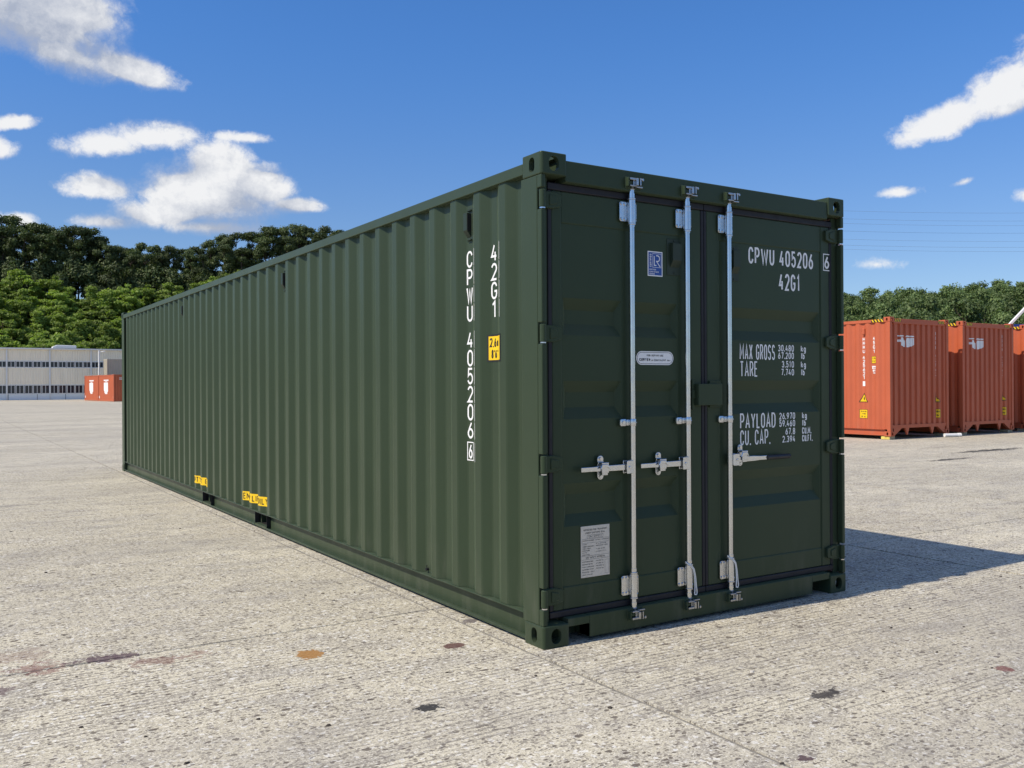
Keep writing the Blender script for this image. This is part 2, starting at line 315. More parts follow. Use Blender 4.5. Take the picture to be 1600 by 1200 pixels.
# ------------------------------------------------------------------ mesh helpers
def link(o, parent=None):
    col.objects.link(o)
    if parent: o.parent = parent
    return o
def tag(o, label=None, cat=None, group=None, kind=None):
    if label: o['label'] = label
    if cat: o['category'] = cat
    if group: o['group'] = group
    if kind: o['kind'] = kind
    return o
def thing(name, loc=(0, 0, 0), rz=0, label=None, cat=None, group=None):
    o = bpy.data.objects.new(name, None); o.empty_display_size = .2; link(o)
    o.location = loc; o.rotation_euler = (0, 0, rz)
    return tag(o, label, cat, group)
def copy_tree(o, parent=None):
    c = o.copy(); col.objects.link(c)
    if parent: c.parent = parent
    for ch in list(o.children): copy_tree(ch, c)
    return c
class B:
    def __init__(s): s.v = []; s.f = []; s.mi = []; s.cur = 0
    def add(s, vs, fs):
        n = len(s.v); s.v += [tuple(q) for q in vs]; s.f += [tuple(i+n for i in q) for q in fs]; s.mi += [s.cur]*len(fs); return s
    def box(s, x0, x1, y0, y1, z0, z1):
        return s.add([(x0, y0, z0), (x1, y0, z0), (x1, y1, z0), (x0, y1, z0), (x0, y0, z1), (x1, y0, z1), (x1, y1, z1), (x0, y1, z1)],
              [(0, 3, 2, 1), (4, 5, 6, 7), (0, 1, 5, 4), (1, 2, 6, 5), (2, 3, 7, 6), (3, 0, 4, 7)])
    def cyl(s, p0, p1, r0, r1=None, n=12, cap=True):
        r1 = r0 if r1 is None else r1
        p0 = Vector(p0); p1 = Vector(p1); d = (p1-p0).normalized()
        a = d.orthogonal().normalized(); b = d.cross(a)
        vs = [p0+(a*math.cos(t)+b*math.sin(t))*r0 for t in [2*math.pi*i/n for i in range(n)]]
        vs += [p1+(a*math.cos(t)+b*math.sin(t))*r1 for t in [2*math.pi*i/n for i in range(n)]]
        fs = [(i, (i+1) % n, n+(i+1) % n, n+i) for i in range(n)]
        if cap: fs += [tuple(range(n-1, -1, -1)), tuple(range(n, 2*n))]
        return s.add(vs, fs)
    def prism(s, poly, axis, a, b):
        """poly: list of 2-D points, extruded along axis from a to b"""
        def P(u, v, t): return {'x': (t, u, v), 'y': (u, t, v), 'z': (u, v, t)}[axis]
        n = len(poly)
        vs = [P(u, v, a) for u, v in poly]+[P(u, v, b) for u, v in poly]
        return s.add(vs, [tuple(range(n))[::-1], tuple(range(n, 2*n))]+[(i, (i+1) % n, n+(i+1) % n, n+i) for i in range(n)])
    def tube(s, pts, r, n=8):
        for a, b in zip(pts[:-1], pts[1:]): s.cyl(a, b, r, r, n)
        return s
    def mesh(s, name, mats, bev=0, seg=1, smooth=False, fixn=True):
        me = bpy.data.meshes.new(name); me.from_pydata(s.v, [], s.f)
        if not isinstance(mats, (list, tuple)): mats = [mats]
        for m in mats: me.materials.append(m)
        if len(mats) > 1: me.polygons.foreach_set('material_index', s.mi)
        if fixn or bev:
            bm = bmesh.new(); bm.from_mesh(me)
            if fixn: bmesh.ops.recalc_face_normals(bm, faces=bm.faces)
            if bev:
                es = [e for e in bm.edges if len(e.link_faces) == 2 and e.calc_face_angle(0) > R(35)]
                bmesh.ops.bevel(bm, geom=es, offset=bev, segments=seg, affect='EDGES', clamp_overlap=True, profile=.5)
            bm.to_mesh(me); bm.free()
        if smooth: 
            me.polygons.foreach_set('use_smooth', [True]*len(me.polygons))
            me.set_sharp_from_angle(angle=R(38))
        me.update(); return me
    def obj(s, name, mats, parent=None, bev=0, seg=1, smooth=False, fixn=True):
        return link(bpy.data.objects.new(name, s.mesh(name, mats, bev, seg, smooth, fixn)), parent)

# ------------------------------------------------------------------ stroke lettering (condensed engineering face)
def arc(cx, cy, rx, ry, a0, a1, n=9):
    return [(cx+rx*math.cos(R(a0+(a1-a0)*i/(n-1))), cy+ry*math.sin(R(a0+(a1-a0)*i/(n-1)))) for i in range(n)]
_o = arc(.5, .72, .5, .28, 180, 0)+arc(.5, .28, .5, .28, 360, 180)
GL = {
 '0': (1, [_o+['c']]), 'O': (1, [_o+['c']]), 'Q': (1, [_o+['c'], [(.6, .2), (1, -.02)]]),
 'C': (1, [arc(.5, .72, .5, .28, 5, 180)+arc(.5, .28, .5, .28, 180, 355)]),
 'G': (1, [arc(.5, .72, .5, .28, 10, 180)+arc(.5, .28, .5, .28, 180, 360)+[(1, .46), (.55, .46)]]),
 'P': (1, [[(0, 0), (0, 1), (.5, 1)]+arc(.55, .73, .45, .27, 90, -90)+[(0, .46)]]),
 'R': (1, [[(0, 0), (0, 1), (.5, 1)]+arc(.55, .73, .45, .27, 90, -90)+[(0, .46)], [(.5, .46), (1, 0)]]),
 'W': (1.5, [[(0, 1), (.24, 0), (.5, .85), (.76, 0), (1, 1)]]), 'M': (1.3, [[(0, 0), (0, 1), (.5, .3), (1, 1), (1, 0)]]),
 'U': (1, [[(0, 1)]+arc(.5, .28, .5, .28, 180, 360)+[(1, 1)]]), '4': (1, [[(.55, 1), (0, .28), (1, .28)], [(.74, .56), (.74, 0)]]),
 '5': (1, [[(.92, 1), (.12, 1), (.06, .54)]+arc(.47, .33, .53, .33, 125, -160)]),
 '2': (1, [arc(.5, .72, .5, .28, 165, -25)+[(.02, 0), (1, 0)]]),
 '6': (1, [arc(.5, .29, .5, .29, 150, 510, 17)+['c'], [(.72, 1), (.30, .66), (.07, .43)]]),
 '9': (1, [arc(.5, .71, .5, .29, -30, 330, 17)+['c'], [(.28, 0), (.70, .34), (.93, .57)]]),
 '3': (1, [arc(.48, .75, .46, .25, 160, -80)+[(.4, .52)], [(.4, .52)]+arc(.48, .27, .52, .27, 80, -165)]),
 '8': (1, [arc(.5, .75, .44, .25, 0, 360, 15)+['c'], arc(.5, .26, .5, .26, 0, 360, 15)+['c']]),
 '7': (1, [[(0, 1), (1, 1), (.38, 0)]]), '1': (.75, [[(.15, .80), (.62, 1), (.62, 0)]]),
 'A': (1.1, [[(0, 0), (.5, 1), (1, 0)], [(.17, .30), (.83, .30)]]), 'X': (1.05, [[(0, 0), (1, 1)], [(0, 1), (1, 0)]]),
 'S': (1, [arc(.5, .74, .48, .26, 20, 250)+arc(.5, .26, .5, .26, 70, -160)]), 'T': (1, [[(0, 1), (1, 1)], [(.5, 1), (.5, 0)]]),
 'E': (.9, [[(1, 1), (0, 1), (0, 0), (1, 0)], [(0, .52), (.85, .52)]]), 'F': (.9, [[(1, 1), (0, 1), (0, 0)], [(0, .5), (.85, .5)]]),
 'Y': (1.05, [[(0, 1), (.5, .45), (1, 1)], [(.5, .45), (.5, 0)]]), 'L': (.85, [[(0, 1), (0, 0), (1, 0)]]),
 'D': (1, [[(0, 0), (0, 1), (.4, 1)]+arc(.45, .70, .55, .30, 90, 0)+arc(.45, .30, .55, .30, 0, -90)+[(0, 0)]]),
 'N': (1, [[(0, 0), (0, 1), (1, 0), (1, 1)]]), 'H': (1, [[(0, 0), (0, 1)], [(1, 0), (1, 1)], [(0, .5), (1, .5)]]),
 'I': (.35, [[(.5, 0), (.5, 1)]]), 'B': (1, [[(0, 0), (0, 1), (.5, 1)]+arc(.5, .76, .42, .24, 90, -90)+[(0, .52)], [(.5, .52)]+arc(.5, .26, .5, .26, 90, -90)+[(0, 0)]]),
 'K': (1, [[(0, 0), (0, 1)], [(1, 1), (0, .4)], [(.3, .6), (1, 0)]]), 'V': (1.05, [[(0, 1), (.5, 0), (1, 1)]]), 'Z': (1, [[(0, 1), (1, 1), (0, 0), (1, 0)]]),
 'k': (.9, [[(0, 0), (0, 1)], [(.9, .66), (0, .25)], [(.3, .4), (1, 0)]]), 'l': (.35, [[(.5, 1), (.5, 0)]]), 'b': (.9, [[(0, 1), (0, 0)], arc(.5, .32, .5, .32, 180, 540, 13)+['c']]),
 'g': (.9, [arc(.5, .34, .5, .32, 0, 360, 13)+['c'], [(1, .66), (1, -.1)]+arc(.5, -.1, .5, .2, 0, -150)]), 'm': (1.3, [[(0, 0), (0, .62)], [(0, .5)]+arc(.25, .42, .25, .22, 150, 0)+[(.5, 0)], [(.5, .42)]+arc(.75, .42, .25, .22, 180, 0)+[(1, 0)]]),
 '.': (.28, [[(.5, .0), (.5, .06)]]), ',': (.28, [[(.6, .06), (.3, -.12)]]), "'": (.28, [[(.5, 1), (.5, .78)]]), ':': (.28, [[(.5, .1), (.5, .18)], [(.5, .6), (.5, .68)]]), '-': (.7, [[(0, .45), (1, .45)]]), '/': (.7, [[(0, 0), (1, 1)]]), ' ': (.55, []),
}
def strip(path, hw):
    closed = path and path[-1] == 'c'
    pts = [Vector(q) for q in (path[:-1] if closed else path)]
    if closed and (pts[0]-pts[-1]).length < 1e-6: pts.pop()
    q = [pts[0]]
    for t in pts[1:]:
        if (t-q[-1]).length > 1e-6: q.append(t)
    pts = q; n = len(pts); L = []; Rr = []
    for i in range(n):
        a = pts[i-1] if (i > 0 or closed) else None; b = pts[(i+1) % n] if (i < n-1 or closed) else None
        d1 = (pts[i]-a).normalized() if a is not None else None; d2 = (b-pts[i]).normalized() if b is not None else None
        if d1 is None: d1 = d2
        if d2 is None: d2 = d1
        n1 = Vector((-d1.y, d1.x)); n2 = Vector((-d2.y, d2.x)); mm = n1+n2
        mm = n1 if mm.length < 1e-4 else mm.normalized()
        s = hw/max(mm.dot(n1), .42)
        L.append(pts[i]+mm*s); Rr.append(pts[i]-mm*s)
    vs = [p for k in range(n) for p in (L[k], Rr[k])]
    fs = [(2*i, 2*i+1, 2*i+3, 2*i+2) for i in range(n-1)]
    if closed: fs.append((2*n-2, 2*n-1, 1, 0))
    return vs, fs
def text2d(s, u0, u1, v0, v1, sw, gap=.26):
    """lettering fitted to a rectangle: vertices (u, v, layer), faces"""
    tot = sum(GL[c][0] for c in s)+gap*(len(s)-1); k = (u1-u0)/tot; hw = sw/2
    V = []; F = []; u = u0; lay = 0
    for c in s:
        wd, paths = GL[c]; wd *= k
        for p in paths:
            q = [t if t == 'c' else (u+hw+t[0]*max(wd-sw, 1e-4), v0+hw+t[1]*(v1-v0-sw)) for t in p]
            if c == '.': q = [(u+wd/2, v0), (u+wd/2, v0+sw*1.15)]
            vs, fs = strip(q, hw); n = len(V)
            V += [(a.x, a.y, lay % 3) for a in vs]; F += [tuple(i+n for i in f) for f in fs]; lay += 1
        u += wd+gap*k
    return V, F
def put_text(bb, items, fn):
    for it in items:
        V, F = text2d(*it); bb.add([fn(u, v, l) for u, v, l in V], F)
    return bb
def flat_poly(bb, pts, fn, l=0):
    return bb.add([fn(u, v, l) for u, v in pts], [tuple(range(len(pts)))])
def rect(u0, u1, v0, v1): return [(u0, v0), (u1, v0), (u1, v1), (u0, v1)]
def rrect(u0, u1, v0, v1, r, n=6):
    return arc(u1-r, v1-r, r, r, 0, 90, n)+arc(u0+r, v1-r, r, r, 90, 180, n)+arc(u0+r, v0+r, r, r, 180, 270, n)+arc(u1-r, v0+r, r, r, 270, 360, n)
def frame2d(bb, u0, u1, v0, v1, t, fn, l=0):
    for q in (rect(u0, u1, v0, v0+t), rect(u0, u1, v1-t, v1), rect(u0, u0+t, v0+t, v1-t), rect(u1-t, u1, v0+t, v1-t)): flat_poly(bb, q, fn, l)
    return bb

# ================================================================== GROUND
def ground():
    b = B()
    X0, X1, Y0, Y1, far = -16.0, 27.7, -8.9, 41.1, 2600
    xs = [-far, X0, X1, far]; ys = [-far, Y0, Y1, far]
    for i in range(3):
        for j in range(3):
            inner = i == 1 and j == 1
            z = -.0075 if inner else -.002
            b.add([(xs[i], ys[j], z), (xs[i+1], ys[j], z), (xs[i+1], ys[j+1], z), (xs[i], ys[j+1], z)], [(0, 1, 2, 3)])
            b.mi[-1] = 1 if inner else 0
    for (a, c) in (((X0, Y0), (X1, Y0)), ((X1, Y0), (X1, Y1)), ((X1, Y1), (X0, Y1)), ((X0, Y1), (X0, Y0))):
        b.add([(*a, -.0075), (*c, -.0075), (*c, -.002), (*a, -.002)], [(0, 1, 2, 3)])
    g = b.obj('ground', [M['concrete'], M['joint']], fixn=False); g['kind'] = 'structure'
    g['label'] = 'broad pale concrete container yard'
    # concrete slabs with worn, uneven arrises and narrow recessed joints
    SX, SY = 3.97, 5.0; nx = 11; ny = 10
    for v in range(6):
        pass
    variants = []
    for v in range(5):
        bb = B(); r_ = random.Random(v); n = 60
        def edge(p0, p1, nrm):
            out = []
            for i in range(n):
                t = i/n; q = Vector(p0).lerp(Vector(p1), t)
                e = (.015 if nrm[0] > 0 else .0035)+.004*abs(noise.noise(Vector((t*22, v*7.1+nrm[0]*3, nrm[1]*5))))
                big = max(0, noise.noise(Vector((t*9, v*3.3, nrm[0]*9+nrm[1]*4)))-.25)*.03
                out.append((q.x+nrm[0]*(e+big), q.y+nrm[1]*(e+big)))
            return out
        c = [(0, 0), (SX, 0), (SX, SY), (0, SY)]
        ring = edge(c[0], c[1], (0, 1))+edge(c[1], c[2], (-1, 0))+edge(c[2], c[3], (0, -1))+edge(c[3], c[0], (1, 0))
        k = len(ring); ins = []
        for (x, y) in ring:
            ins.append((min(max(x, .014), SX-.014), min(max(y, .014), SY-.014)))
        vs = [(x, y, 0) for x, y in ins]+[(x, y, -.0022) for x, y in ring]+[(x, y, -.009) for x, y in ring]
        fs = [tuple(range(k))]
        for i in range(k):
            j = (i+1) % k
            fs.append((k+i, k+j, j, i)); fs.append((2*k+i, 2*k+j, k+j, k+i))
        bb.add(vs, fs); variants.append(bb.mesh('slab', M['concrete'], fixn=True))
    for i in range(nx):
        for j in range(ny):
            o = bpy.data.objects.new('slab', variants[(i*3+j*7+i*j) % 5]); link(o, g)
            o.location = (-16.0+.04+i*SX, -8.9+j*SY, 0)
    return g
ground()
def debris():
    b = B(); r_ = random.Random(3)
    for i in range(420):
        t = r_.random()
        d = 2.3+9*t**1.6; a = YAW+R(r_.uniform(-34, 34))
        x = CAM.x+d*math.sin(a); y = CAM.y+d*math.cos(a)
        if -.05 < x < 2.5 and y > -.05: continue
        s = r_.choice((.0025, .003, .004, .005, .008)) * r_.uniform(.8, 1.3)
        k = 6; an = r_.uniform(0, 6.28); h = s*r_.uniform(.35, .8)
        base = [(x+s*r_.uniform(.7, 1.4)*math.cos(an+6.283*q/k)*1.3, y+s*r_.uniform(.6, 1.2)*math.sin(an+6.283*q/k), .0003) for q in range(k)]
        top = [(x+(p[0]-x)*.6, y+(p[1]-y)*.6, h) for p in base]
        b.cur = 0 if r_.random() < .72 else 1
        b.add(base+top, [tuple(range(k, 2*k))]+[(q, (q+1) % k, k+(q+1) % k, k+q) for q in range(k)])
    m1 = simple('dark grit', (.055, .045, .038), .9, 0, .3, .3, 30); m2 = simple('pale grit', (.5, .47, .42), .9, 0, .3, .3, 30)
    o = b.obj('grit', [m1, m2]); o['kind'] = 'stuff'; o['label'] = 'scattered grit and crumbs on the concrete'
debris()

# ================================================================== GREEN CONTAINER
L_, W_, H_ = 12.192, 2.438, 2.591
# casting with real apertures, cut by booleans from a hollow block
def capsule(axis, c, hw, hh, depth):
    """long-hole prism: stadium of half width hw, half height hh round c, along axis"""
    r = min(hw, hh); pts = []
    if hh >= hw: pts = arc(0, hh-r, r, r, 0, 180, 11)+arc(0, -(hh-r), r, r, 180, 360, 11)
    else: pts = arc(hw-r, 0, r, r, -90, 90, 11)+arc(-(hw-r), 0, r, r, 90, 270, 11)
    b = B()
    i = 'xyz'.index(axis)
    o = [c[k] for k in range(3) if k != i]
    b.prism([(u+o[0], v+o[1]) for u, v in pts], axis, c[i]-depth, c[i]+depth)
    return b
def casting_mesh(mat):
    # outer vertical corner at the origin, block grows into +x (162), +y (178), +z (118); aperture in z=0 face
    b = B(); r = .016
    b.prism([(.162, 0), (.162, .178), (0, .178)]+arc(r, r, r, r, 180, 270, 6), 'z', 0, .118)
    base = b.obj('casting', mat)
    bm = bmesh.new(); bm.from_mesh(base.data)
    es = [e for e in bm.edges if e.calc_face_angle(0) > R(40)]
    bmesh.ops.bevel(bm, geom=es, offset=.006, segments=2, affect='EDGES', profile=.5); bm.to_mesh(base.data); bm.free()
    cut = [B().box(.026, .136, .026, .152, .022, .104), capsule('x', (0, .089, .060), .0255, .040, .05), capsule('y', (.081, 0, .060), .032, .040, .05), capsule('z', (.081, .089, 0), .032, .062, .05)]
    tmp = []
    for c in cut:
        o = c.obj('cutter', mat); tmp.append(o)
        md = base.modifiers.new('b', 'BOOLEAN'); md.object = o; md.operation = 'DIFFERENCE'; md.solver = 'EXACT'
    dg = bpy.context.evaluated_depsgraph_get(); dg.update()
    me = bpy.data.meshes.new_from_object(base.evaluated_get(dg)); me.name = 'corner_casting'
    for o in tmp+[base]: bpy.data.objects.remove(o)
    return me
CAST = {k: casting_mesh(M[k]) for k in ('green', 'orange')}
def castings(parent, me, Lc, Wc, Hc):
    for x, sx in ((0, 1), (Wc, -1)):
        for y, sy in ((0, 1), (Lc, -1)):
            for z, sz in ((0, 1), (Hc, -1)):
                o = bpy.data.objects.new('corner_casting', me); link(o, parent)
                o.location = (x, y, z); o.scale = (sx, sy, sz)
# corrugation of a side wall along y
P_ = .278; XO, XI = .012, .048
def profile(y0, y1, off=.368, P=P_, xo=XO, xi=XI, fr=(0, .072, .140, .210), ch=.006):
    """break points (y, x) with small radiused bends"""
    raw = []
    k = math.floor((y0-off)/P)-1
    while off+k*P < y1+P:
        s = off+k*P; raw += [(s+fr[0], xo), (s+fr[1], xo), (s+fr[2], xi), (s+fr[3], xi)]; k += 1
    ry = [q[0] for q in raw]; rx = [q[1] for q in raw]
    ys = [y0, y1]
    for q in ry: ys += [q-ch, q+ch]
    ys = sorted(t for t in ys if y0 <= t <= y1)
    return ys, [float(np.interp(t, ry, rx)) for t in ys]
def corrugated(ys, xs, z0, z1, flip=False):
    b = B(); n = len(ys)
    b.add([(x, y, z0) for x, y in zip(xs, ys)]+[(x, y, z1) for x, y in zip(xs, ys)], [((i, i+1, n+i+1, n+i) if flip else (i+1, i, n+i, n+i+1)) for i in range(n-1)])
    return b
root = thing('shipping_container', label='long dark green shipping container with white number, three lock rods and closed doors', cat='shipping container')
gm = M['green']
castings(root, CAST['green'], L_, W_, H_)
YS, XS = profile(.19, 12.0)
corrugated(YS, XS, .162, 2.50).obj('side_panel', gm, root, fixn=False)
corrugated(YS, [W_-x for x in XS], .162, 2.50, True).obj('side_panel', gm, root, fixn=False)
# roof and far end
ry, rz = profile(.16, 12.05, .3, .209, 0, .02, (0, .091, .105, .195), .003)
b = B(); n = len(ry)
b.add([(.05, y, 2.552-z) for y, z in zip(ry, rz)]+[(W_-.05, y, 2.552-z) for y, z in zip(ry, rz)], [(i, n+i, n+i+1, i+1) for i in range(n-1)])
b.obj('roof', gm, root, fixn=False)
ex, ey = profile(.06, W_-.06, .2, .25, .0, .045, (0, .1, .125, .225), .004)
b = B(); n = len(ex)
b.add([(x, L_-.02-y, .14) for x, y in zip(ex, ey)]+[(x, L_-.02-y, 2.5) for x, y in zip(ex, ey)], [(i+1, i, n+i, n+i+1) for i in range(n-1)])
b.obj('end_wall', gm, root, fixn=False)
B().box(.06, W_-.06, .12, L_-.06, .125, .155).obj('floor', M['timber'], root)
for k in range(24): B().box(.07, W_-.07, .55+k*.49, .595+k*.49, .03, .124).obj('cross_member', gm, root)
# top and bottom rails
for s in (0, 1):
    f = (lambda x: x) if s == 0 else (lambda x: W_-x)
    b = B(); b.box(*sorted((f(.002), f(.060))), .178, L_-.178, 2.496, 2.556)
    b.obj('top_side_rail', gm, root, .004, 2)
    pk = [(.178, 4.625), (4.985, 6.645), (7.005, L_-.178)]
    b = B()
    for y0, y1 in pk:
        b.box(*sorted((f(.052), f(.058))), y0, y1, .024, .153)
        b.box(*sorted((f(.006), f(.058))), y0, y1, .018, .0235)
        # lower lip turned up
        b.box(*sorted((f(.006), f(.011))), y0, y1, .024, .034)
    b.box(*sorted((f(.006), f(.075))), .178, L_-.178, .1535, .1605)
    b.obj('bottom_side_rail', gm, root, .0012)
    for y0, y1 in ((4.625, 4.985), (6.645, 7.005)):
        b = B()
        b.box(*sorted((f(.012), f(.9))), y0-.006, y0, .04, .152); b.box(*sorted((f(.012), f(.9))), y1, y1+.006, .04, .152)
        b.box(*sorted((f(.012), f(.9))), y0, y1, .146, .152)
        B().box(*sorted((f(.010), f(.058))), y0+.001, y1-.001, .018, .040).obj('pocket_strap', gm, root)
        b.box(*sorted((f(.86), f(.87))), y0, y1, .04, .146); b.box(*sorted((f(.060), f(.86))), y0, y1, .034, .0395)
        b.obj('forklift_pocket', M['black'], root)  # black inside and closing plates stand in for the shade in the pocket
        # weld plate under the pocket mouth
# posts
for x, sx in ((0, 1), (W_, -1)):
    for y, sy in ((0, 1), (L_, -1)):
        f = lambda q: x+sx*q
        g_ = lambda q: y+sy*q
        b = B()
        X_ = lambda a, c: sorted((f(a), f(c)))
        Y_ = lambda a, c: sorted((g_(a), g_(c)))
        b.box(*X_(.003, .016), *Y_(.046, .198), .119, H_-.119)
        b.box(*X_(.016, .072), *Y_(.052, .062), .119, H_-.119)
        b.box(*X_(.016, .030), *Y_(.188, .198), .119, H_-.119)
        if y == 0:
            zs = [.119]
            for hz in (.259, .958, 1.645, 2.347): zs += [hz-.056, hz+.056]
            zs.append(H_-.119)
            for i in range(0, len(zs), 2): b.box(*X_(.003, .030), *Y_(.006, .046), zs[i], zs[i+1])
        else: b.box(*X_(.003, .030), *Y_(.006, .046), .119, H_-.119)
        b.obj('corner_post', gm, root, .005, 2)
# header and sill of the door end
b = B(); b.box(.162, W_-.162, .010, .11, 2.446, 2.560); b.obj('door_header', gm, root, .005, 2)
b = B(); b.box(.304, W_-.33, .008, .10, .022, .1385); b.box(.162, .304, .008, .10, .096, .1385); b.box(W_-.33, W_-.162, .008, .10, .096, .1385)
b.box(.304, .310, .008, .16, .022, .0955) ; b.box(W_-.336, W_-.33, .008, .16, .022, .0955)
b.obj('door_sill', gm, root, .004, 2)
B().box(.162, .30, .14, .15, .02, .13).obj('sill_back_plate', gm, root); B().box(W_-.33, W_-.162, .14, .15, .02, .13).obj('sill_back_plate', gm, root)

GR = [(1.840, 1.640), (1.395, 1.190), (.845, .615)]
def door_leaf(xa, xb, panel, grooves, hinge_side):
    d = thing('door', label=None); d.parent = root
    pa, pb = panel
    # frame
    b = B(); F0, F1 = .050, .095
    b.box(xa, pa, F0, F1, .177, 2.404); b.box(pb, xb, F0, F1, .177, 2.404)
    b.box(pa, pb, F0+.002, F1, 2.235, 2.404); b.box(pa, pb, F0+.002, F1, .177, .298)
    b.obj('door_frame', gm, d, .006, 2)
    # pressed panel
    b = B(); yp = .0575; yd = .088
    def quad(x0, x1, z0, z1): b.add([(x0, yp, z0), (x1, yp, z0), (x1, yp, z1), (x0, yp, z1)], [(0, 1, 2, 3)])
    z = 2.236
    for (zt, zb) in GR:
        quad(pa, pb, zt, z)
        xc = pa
        for (g0, g1) in grooves:
            quad(xc, g0, zb, zt)
            e = .030; s = .062
            o = [(g0, yp, zb), (g1, yp, zb), (g1, yp, zt), (g0, yp, zt)]; i_ = [(g0+e, yd, zb+s), (g1-e, yd, zb+s), (g1-e, yd, zt-s), (g0+e, yd, zt-s)]
            b.add(o+i_, [(0, 1, 5, 4), (1, 2, 6, 5), (2, 3, 7, 6), (3, 0, 4, 7), (4, 5, 6, 7)])
            xc = g1
        quad(xc, pb, zb, zt); z = zb
    quad(pa, pb, .297, z)
    b.obj('door_panel', gm, d, fixn=False)
    # gasket round the leaf
    b = B(); e = .026
    gx0, gx1 = (xa-e, xb+.023) if hinge_side == 'l' else (xa-.023, xb+e)
    b.box(gx0, gx1, .046, .085, 2.4045, 2.4445); b.box(gx0, gx1, .046, .085, .1395, .1765)
    b.box(gx0, xa-.0005, .0475, .086, .1765, 2.4045); b.box(xb+.0005, gx1, .0475, .086, .1765, 2.4045)
    b.obj('door_gasket', M['rubber'], d, .006, 2)
    # hinges
    for hz in (.259, .958, 1.645, 2.347):
        sx, x0 = (1, 0) if hinge_side == 'l' else (-1, W_)
        X = lambda q: x0+sx*q
        b = B()
        b.cyl((X(.019), .019, hz-.046), (X(.019), .019, hz+.046), .017, n=14)
        b.prism([(X(.026), hz-.044), (X(.026), hz+.044), (X(.095), hz+.044), (X(.150), hz+.030), (X(.150), hz-.030), (X(.095), hz-.044)], 'y', .030, .049)
        b.prism([(X(.070), hz-.030), (X(.070), hz+.030), (X(.120), hz+.018), (X(.120), hz-.018)], 'y', .024, .030)
        h = b.obj('hinge', gm, d, .003, 1, True)
        c = B(); c.cyl((X(.019), .019, hz-.0535), (X(.019), .019, hz-.047), .0160, n=14)
        c.obj('hinge_washer', M['galv'], d)
    return d
LD = door_leaf(.0985, 1.1770, (.162, 1.090), [(.175, .575), (.665, .995)], 'l')
RD = door_leaf(1.2250, 2.3395, (1.330, 2.256), [(1.425, 2.245)], 'r')
